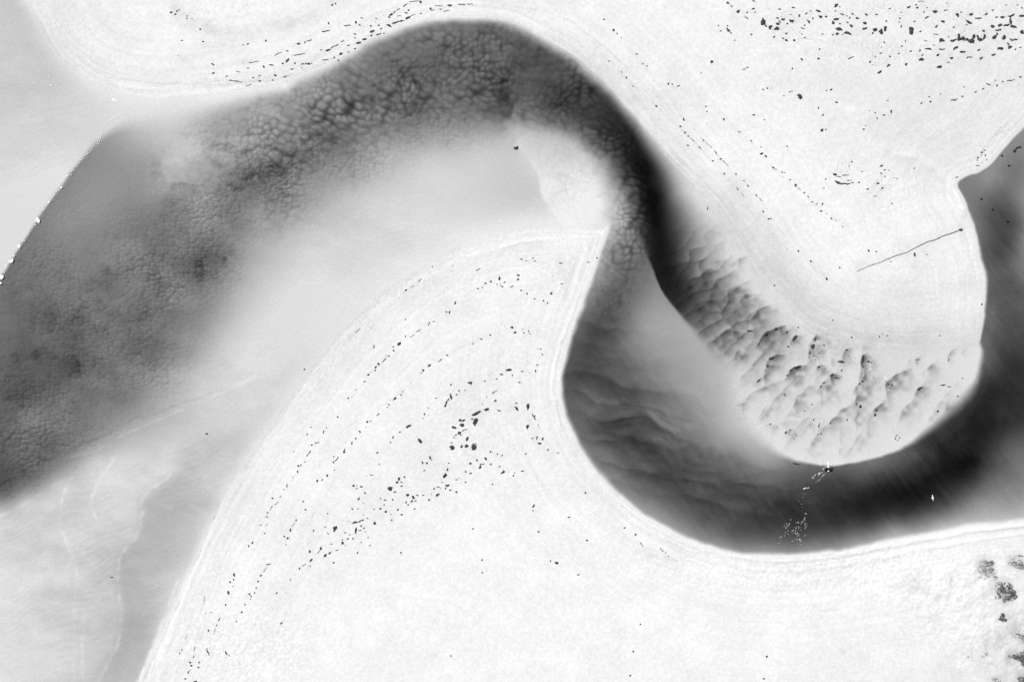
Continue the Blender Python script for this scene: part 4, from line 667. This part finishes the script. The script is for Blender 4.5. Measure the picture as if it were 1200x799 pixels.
for pts, wd, cnt in DRIFT:
    p = smooth_poly([(a, b, 0) for a, b in pts], closed=False)[:, :2]
    seg = np.hypot(*np.diff(p, axis=0).T); cum = np.r_[0, np.cumsum(seg)]
    run = None
    for q in range(int(cnt*(2.6 if wd < 7 else 4.5))):
        if run is None or nr_.rand() < .45: run = nr_.rand()*cum[-1]
        t = (run + nr_.normal(0, 4)) % cum[-1]; run = t
        k = min(np.searchsorted(cum, t)-1, len(seg)-1); k = max(k, 0); f_ = (t-cum[k])/max(seg[k], 1e-6)
        x, y = p[k] + (p[k+1]-p[k])*f_ + nr_.normal(0, wd, 2)*.55
        d = p[k+1]-p[k]; an = math.degrees(math.atan2(-d[1], d[0])) + nr_.normal(0, 15)
        sz = nr_.uniform(.35, 1.0) if wd < 7 else nr_.uniform(.3, 1.35)
        bx, by_ = float(wx(x)), float(wy(y)); zf = max(ground_z(x, y), -0.02)
        ll = sz*M*nr_.uniform(.6, 1.5); ww = sz*M*nr_.uniform(.25, .5); ca, sa = math.cos(math.radians(an)), math.sin(math.radians(an))
        b0 = len(V)
        for u, v, h in ((-.5, 0, -.01), (0, -.5, -.01), (.5, .1, -.01), (.1, .5, -.01), (0, 0, .05)):
            V.append((bx + u*ll*ca - v*ww*sa, by_ + u*ll*sa + v*ww*ca, zf + h))
        F += [(b0, b0+1, b0+4), (b0+1, b0+2, b0+4), (b0+2, b0+3, b0+4), (b0+3, b0, b0+4)]
o = mesh_obj('seaweed_scraps', V, F, M_WEED); tag(o, 'fine crumbs and threads of dark seaweed strewn along the tide lines', 'seaweed', kind='stuff')

# ------------------------------------------------------------------ rope across the sand bar with its end weight
def tube(pts, rad, V, F, n=6):
    b = len(V); P = [Vector(p) for p in pts]
    for i, p in enumerate(P):
        d = (P[min(i+1, len(P)-1)] - P[max(i-1, 0)]).normalized(); s = d.cross(Vector((0, 0, 1))).normalized(); u = s.cross(d)
        r = rad[i] if hasattr(rad, '__len__') else rad
        for k in range(n):
            t = 6.28318*k/n; V.append(tuple(p + s*math.cos(t)*r + u*math.sin(t)*r))
    for i in range(len(P)-1):
        for k in range(n):
            k2 = (k+1) % n; F.append((b+i*n+k, b+i*n+k2, b+(i+1)*n+k2, b+(i+1)*n+k))
    F.append(tuple(b+k for k in range(n))[::-1]); F.append(tuple(b+(len(P)-1)*n+k for k in range(n)))
rp = [(980+x/6, 230+y/6) for x, y in ((140,530),(162,519),(185,509),(215,494),(258,480),(300,467),(335,450),(370,436),(420,416),(485,398),(515,382),(545,366),(590,343),(640,320),(690,307),(740,283),(800,263),(850,244),(872,236))]
rp = smooth_poly([(a, b, 0) for a, b in rp], closed=False, sub=5)[:, :2]
root = bpy.data.objects.new('mooring_rope', None); COL.objects.link(root)
root.location = (float(wx(rp[-1][0])), float(wy(rp[-1][1])), ground_z(*rp[-1]))
tag(root, 'long thin dark rope stretched over the white sand bar towards the creek', 'rope')
V, F = [], []; rr_ = random.Random(5)
tube([(float(wx(x))-root.location.x, float(wy(y))-root.location.y, ground_z(x, y)+0.05-root.location.z) for x, y in rp], [0.018 + 0.02*rr_.random() + 0.035*min(1, k/len(rp)*1.3) for k in range(len(rp))], V, F)
mesh_obj('line', V, F, M_WOOD, root)
V, F = [], []
for k in range(4):
    clump_geo(rr_.uniform(-.12, .12), rr_.uniform(-.05, .05), 3.4, 1.9, 8, rr_, 0.02, V, F)
V2 = []; tube([(-.25, -.02, .1), (-.1, .02, .25), (.1, .03, .27), (.28, .06, .12)], [.08, .13, .13, .07], V, F, 8)
mesh_obj('anchor_weight', V, F, M_WEED, root)

# ------------------------------------------------------------------ dune shrubs
M_LEAF = grey_mat('shrub_leaves', 0.095, 0.7, 0.4, 2.0); M_LEAF_DRY = grey_mat('dry_shrub_leaves', 0.32, 0.75, 0.3, 2.0); M_STEM = grey_mat('shrub_stems', 0.10, 0.85, 0.3, 6.0)
def shrub(px, py, clusters, label, dens=1.0, leaf=M_LEAF, hgt=0.9, seed=0, name='dune_shrub', group='shrubs on the dune'):
    r = np.random.RandomState(seed); z0 = ground_z(px, py)
    root = bpy.data.objects.new(name, None); COL.objects.link(root); root.location = (float(wx(px)), float(wy(py)), z0)
    tag(root, label, 'shrub', group)
    V, F = [], []; VS, FS = [], []
    for (dx, dy, rx, ry, k) in clusters:                   # photo pixels, y down
        cx, cy = dx*M, -dy*M; rx, ry = rx*M, ry*M; hh = hgt*min(1.2, .5+.5*min(rx, ry))
        for _ in range(max(3, int(5*k))):
            t = r.uniform(0, 6.28); q = r.uniform(.3, .95)
            ex, ey = cx + math.cos(t)*rx*q, cy + math.sin(t)*ry*q; mid = r.uniform(.4, .6)
            gz = ground_z(px+ex/M, py-ey/M)-z0
            tube([(cx, cy, ground_z(px+dx, py+dy)-z0-.05), (cx+(ex-cx)*mid, cy+(ey-cy)*mid, gz+hh*.55), (ex, ey, gz+hh*r.uniform(.6, .95))], [.045, .03, .012], VS, FS, 5)
        for _ in range(int(420*dens*k*rx*ry + 20)):
            t = r.uniform(0, 6.28); q = math.sqrt(r.uniform(0, 1))*(1+.2*math.sin(3*t+seed)); x, y = cx+math.cos(t)*rx*q, cy+math.sin(t)*ry*q
            if fbm(np.array([x*2.2+seed*7.0]), np.array([y*2.2]), 200, 2)[0] < -.18: continue
            h = hh*(1-.6*min(q, 1)**2)*r.uniform(.25, 1.05) + ground_z(px+x/M, py-y/M)-z0
            s = r.uniform(.045, .11); az = r.uniform(0, 6.28); tl = r.uniform(-.7, .7); c_, s_ = math.cos(az), math.sin(az); b = len(V)
            for u, v in ((-1, 0), (0, -.42), (1, 0), (0, .42)):
                V.append((x+(u*c_-v*s_)*s, y+(u*s_+v*c_)*s, h+u*s*tl+(0.03 if u == 0 else 0)))
            F += [(b, b+1, b+2, b+3)]
    mesh_obj('foliage', V, F, leaf, root, smooth=False)
    mesh_obj('stems', VS, FS, M_STEM, root)
    return root
shrub(1155, 665, [(3,-7,6,4,1),(-4,4,9,8,.45),(7,2,5,4,.9),(9,10,3,3,.6),(-2,-2,8,8,.3)], 'pale half bare dune shrub with a dark leafy top, nearest the channel bank', .9, M_LEAF_DRY, seed=1)
shrub(1155, 658, [(3,0,5,3.2,1)], 'small dark leafy tuft at the crown of the pale half bare shrub', 1.5, M_LEAF, seed=11, hgt=.6)
shrub(1174, 691, [(-4,-4,8,6,.9),(4,-6,6,4,1.2),(8,1,5,5,1.2),(10,6,5,4,1.4),(3,10,6,3,.9),(-7,3,5,6,.5),(0,2,6,6,.35)], 'largest dark dune shrub with a ragged ring of foliage', 1.1, M_LEAF, seed=2)
shrub(1192, 658, [(-6,-1,6,5,.6),(0,2,6,5,.8),(6,4,6,4,1.2),(2,-8,7,1.2,.7)], 'grey spreading dune shrub cut by the frame edge beneath the bank', .9, M_LEAF_DRY, seed=3)
shrub(1173, 721, [(0,2,4,3.2,2),(-.5,-1,2.4,3,2),(-1,-4,1.2,2.2,2)], 'smallest dark pointed bush standing alone below the ringed shrub', 1.8, M_LEAF, seed=4)
shrub(1194, 766, [(-9,0,6,3.5,1),(-2,2,6,4,1.1),(4,-2,6,7,1.0),(2,8,4,4,1.2),(6,-8,5,5,.7)], 'dark sprawling dune shrub at the low right edge', 1.1, M_LEAF, seed=5)
shrub(1198, 795, [(-2,0,6,6,1.3),(4,3,7,7,1.1)], 'dark rounded shrub half outside the bottom corner of the view', 1.1, M_LEAF, seed=6)
shrub(1192, 741, [(-4,0,8,5,.3),(4,2,6,8,.4)], 'thin grey wispy shrub between two dark shrubs on the dune', .6, M_LEAF_DRY, seed=7)
shrub(1152, 763, [(0,0,3,3,.6),(-3,4,2,2,.5)], 'tiny wispy grey tuft on the slope left of the sprawling shrub', .8, M_LEAF_DRY, seed=8, hgt=.4)
shrub(1165, 791, [(-2,2,4,2,.7),(2,6,5,3,.6)], 'low grey tuft at the bottom edge beside the corner shrub', .8, M_LEAF_DRY, seed=9, hgt=.4)
shrub(1133, 768, [(0,0,2,2,.6)], 'single faint tuft farthest left of the dune shrubs', .8, M_LEAF_DRY, seed=10, hgt=.3)

# ------------------------------------------------------------------ birds
M_WHITE = grey_mat('white_plumage', 0.9, 0.55); M_BLACK = grey_mat('black_plumage', 0.02, 0.55); M_BILL = grey_mat('bill', 0.8, 0.4)
def loft(stations, n=12):                                # body along +Y: (y, z, half width, half height)
    V, F = [], []
    for y, z, w, h in stations:
        for k in range(n):
            t = 6.28318*k/n; V.append((math.cos(t)*w, y, z+math.sin(t)*h))
    for i in range(len(stations)-1):
        for k in range(n):
            k2 = (k+1) % n; F.append((i*n+k, i*n+k2, (i+1)*n+k2, (i+1)*n+k))
    F.append(tuple(range(n))); F.append(tuple(range((len(stations)-1)*n, len(stations)*n))[::-1])
    return V, F
def wing(side, span, chord, sweep, lift, V, F, notch=True):
    """closed tapering wing with thickness, root at the shoulder"""
    b = len(V); N = 9
    for i in range(N):
        t = i/(N-1); x = side*span*t
        lead = sweep*math.sin(t*2.2)*span*.35 - max(0, t-.5)*sweep*span*.8
        c = chord*(1-.45*t**1.6)*(1 if t < .97 else .35); z = lift*math.sin(t*2.4)*span
        th = .025*(1-t)+.006
        for (yy, zz) in ((lead, z), (lead-c*.35, z+th), (lead-c*(1+.06*(i % 2)), z-.004), (lead-c*.35, z-th)): V.append((x, yy, zz))
    for i in range(N-1):
        for k in range(4):
            k2 = (k+1) % 4; q = (b+i*4+k, b+i*4+k2, b+(i+1)*4+k2, b+(i+1)*4+k); F.append(q if side > 0 else q[::-1])
    F.append((b, b+1, b+2, b+3)); e = b+(N-1)*4; F.append((e+3, e+2, e+1, e))
def bird(name, cat, px, py, z, rot, st, wings, tailp, bill, label, wing_mat, eyes):
    root = bpy.data.objects.new(name, None); COL.objects.link(root); root.location = (float(wx(px)), float(wy(py)), z); root.rotation_euler = (0, 0, math.radians(rot))
    tag(root, label, cat)
    V, F = loft(st); nb = len(F)
    vt, ft = loft(tailp, 8); b = len(V); V += vt; F += [tuple(b+i for i in f) for f in ft]
    mesh_obj('body', V, F, M_WHITE, root)
    V, F = loft(bill, 8); mesh_obj('bill', V, F, M_BILL, root)
    for s, args in wings:
        V, F = [], []; wing(s, *args, V, F); mesh_obj('wing', [(x, y+.12-(.04 if cat == 'pelican' else 0), zz+(.27 if cat == 'pelican' else .12)) for x, y, zz in V], F, wing_mat, root)
    V, F = [], []
    for s in (-1, 1):
        vv, ff = loft([(eyes[0]-.012, eyes[1], .002, .002), (eyes[0], eyes[1], .013, .013), (eyes[0]+.012, eyes[1], .002, .002)], 6); b = len(V)
        V += [(x+s*eyes[2], y, zz) for x, y, zz in vv]; F += [tuple(b+i for i in f) for f in ff]
    mesh_obj('eyes', V, F, M_BLACK, root)
    return root
ST = [(-.42,.05,.04,.03),(-.32,.06,.13,.10),(-.12,.07,.20,.16),(.08,.08,.21,.17),(.24,.10,.15,.13),(.34,.14,.09,.09),(.50,.19,.085,.075),(.66,.23,.08,.07),(.76,.25,.09,.08),(.84,.25,.085,.07),(.90,.24,.035,.035)]
bird('pelican', 'pelican', 969.6, 547.6, 0.25, 4, ST, [(-1,(.74,.46,.5,.06)),(1,(.78,.42,-.1,.06))], [(-.40,.06,.10,.03),(-.55,.05,.14,.02),(-.66,.04,.10,.012)], [(.86,.24,.05,.03),(1.0,.23,.07,.035),(1.2,.21,.055,.025),(1.36,.20,.02,.012)],
     'white pelican with black wings taking off at the edge of the pale sand bar', M_BLACK, (.79, .27, .068))
SG = [(x*.62, z*.6, w*.85, h*.7) for x, z, w, h in ST]
bird('white_bird', 'bird', 1092.6, 583.2, 0.05, 12, SG, [(-1,(.26,.26,.1,.10)),(1,(.13,.30,-.4,.05))], [(-.25,.03,.07,.02),(-.36,.03,.09,.015),(-.44,.02,.05,.01)], [(.54,.14,.02,.02),(.60,.14,.018,.015),(.68,.135,.006,.005)],
     'white bird alone on the dark water of the deep channel', M_WHITE, (.49, .16, .045))
bird('white_bird', 'bird', 1037.2, 444.2, max(ground_z(1037.2, 444.2), 0)+0.12, 38, SG, [(-1,(.13,.30,-.3,.05)),(1,(.14,.30,-.3,.05))], [(-.25,.03,.07,.02),(-.36,.03,.09,.015),(-.44,.02,.05,.01)], [(.54,.14,.02,.02),(.60,.14,.018,.015),(.68,.135,.006,.005)],
     'white bird standing beside a wet hollow of the pale rippled bar', M_WHITE, (.49, .16, .045))

# ------------------------------------------------------------------ foam and splashes floating on the water, sun glints built as white flecks
M_FOAM_GLINT = grey_mat('foam', 0.92, 0.8)
def foam_glint_obj(name, dots, label, cat):
    V, F = [], []; r = random.Random(9)
    for x, y, l, w, a in dots:
        n = 9; b = len(V); ca, sa = math.cos(math.radians(a)), math.sin(math.radians(a)); bx, by_ = float(wx(x)), float(wy(y))
        for ring, hz in ((1, .004), (.6, .03)):
            for k in range(n):
                t = 6.28318*k/n; q = ring*r.uniform(.65, 1.2); u, v = math.cos(t)*q*l*M/2, math.sin(t)*q*w*M/2
                V.append((bx+u*ca-v*sa, by_+u*sa+v*ca, hz))
        V.append((bx, by_, .035))
        for k in range(n):
            k2 = (k+1) % n; F.append((b+k, b+k2, b+n+k2, b+n+k)); F.append((b+n+k, b+n+k2, b+2*n))
    o = mesh_obj(name, V, F, M_FOAM_GLINT); tag(o, label, cat, kind='stuff'); return o
r = np.random.RandomState(4); dots = []
edge = smooth_poly([(-8,345,0),(0,328,0),(15,304,0),(30,280,0),(45,257,0),(60,235,0),(78,210,0),(95,189,0),(116,166,0),(121,152,0),(132,140,0),(145,134,0),(165,133,0)], closed=False, sub=8)[:, :2]
for k, (x, y) in enumerate(edge):
    fr_ = k/len(edge); nrm = (-.7, -.5)
    for _ in range(3):
        if r.rand() < .72-.25*abs(fr_-.5) and vnoise(np.array([k*.45]), np.array([0.3]), 5)[0] > -.7:
            o_ = abs(r.normal(0, 1.3)); s = r.uniform(.35, 1.05)*(1.25-.4*fr_)
            dots.append((x+nrm[0]*o_+r.normal(0, .6), y+nrm[1]*o_+r.normal(0, .6), s*1.6, s, r.uniform(0, 90)))
dots += [(x, y, l, w, a) for x, y, l, w, a in ((43,257,7,4,50),(45,259,4,5,0),(57,237,4,2.5,40),(13,306,6,4,30),(22,288,4,3,40),(2,325,5,5,30),(0,332,4,4,0),(72,220,3,2,40),(133,117,3.6,2,-20),(131,113,1.6,1.2,0),(137,118,2,1.2,0),(40,97,2,1,20),(60,100,2,1,30),(57,91,1.4,1,0),(24,88,2,.8,20),(91,230,.8,.8,0),(493,229,1.2,1.4,0),(587,259,1.2,3,80),(555,272,1,2,80))]
foam_glint_obj('sea_foam', dots, 'white foam fringe where the pale sea meets the dark channel', 'foam')
dots = []
def tr_(pts, cnt, wd, s0, s1, brk=0):
    p = smooth_poly([(900+a/6.15, 520+b/6.15, 0) for a, b in pts], closed=False, sub=6)[:, :2]
    for _ in range(cnt):
        k = r.randint(len(p)-1); x, y = p[k]+(p[k+1]-p[k])*r.rand() + r.normal(0, wd, 2)
        s = r.uniform(s0, s1); dots.append((x, y, s*r.uniform(1, 2), s*.7, r.uniform(0, 60)))
tr_([(252,326),(280,316),(312,305)], 14, .5, .5, 1.1); tr_([(335,285),(370,255),(405,222),(440,195)], 26, .5, .3, .65); tr_([(318,245),(345,222),(385,210),(400,190)], 24, .9, .35, .8); tr_([(360,215),(385,212)], 8, .4, .6, 1.1); tr_([(380,185),(425,165)], 8, .5, .4, .8)
tr_([(275,335),(250,400),(240,450),(262,490)], 12, 1.4, .25, .45); tr_([(268,500),(262,545),(240,570),(200,560)], 22, .9, .3, .7); tr_([(165,545),(150,580),(125,595)], 16, 1.0, .3, .7); tr_([(270,575),(272,630),(265,665)], 16, .8, .3, .6)
tr_([(240,600),(180,630),(130,645),(95,670)], 24, 1.2, .3, .7); tr_([(205,640),(230,685),(238,720)], 18, .9, .35, .75); tr_([(180,700),(210,690)], 6, .8, .3, .6); tr_([(60,725),(120,715)], 6, 1, .25, .45); tr_([(130,580),(220,620),(250,560)], 24, 3.2, .25, .5)  # wide cluster: sun glitter on disturbed water, built as white flecks
dots += [(972.0, 550.3, 1.8, 1.2, -60), (974, 544.6, 1.2, .7, 40), (961.5, 545.2, 1.2, .8, 30)]
foam_glint_obj('splash_glints', dots, 'broken trail of splashes and white-fleck sun glints across the dark pool behind the pelican', 'splashes')
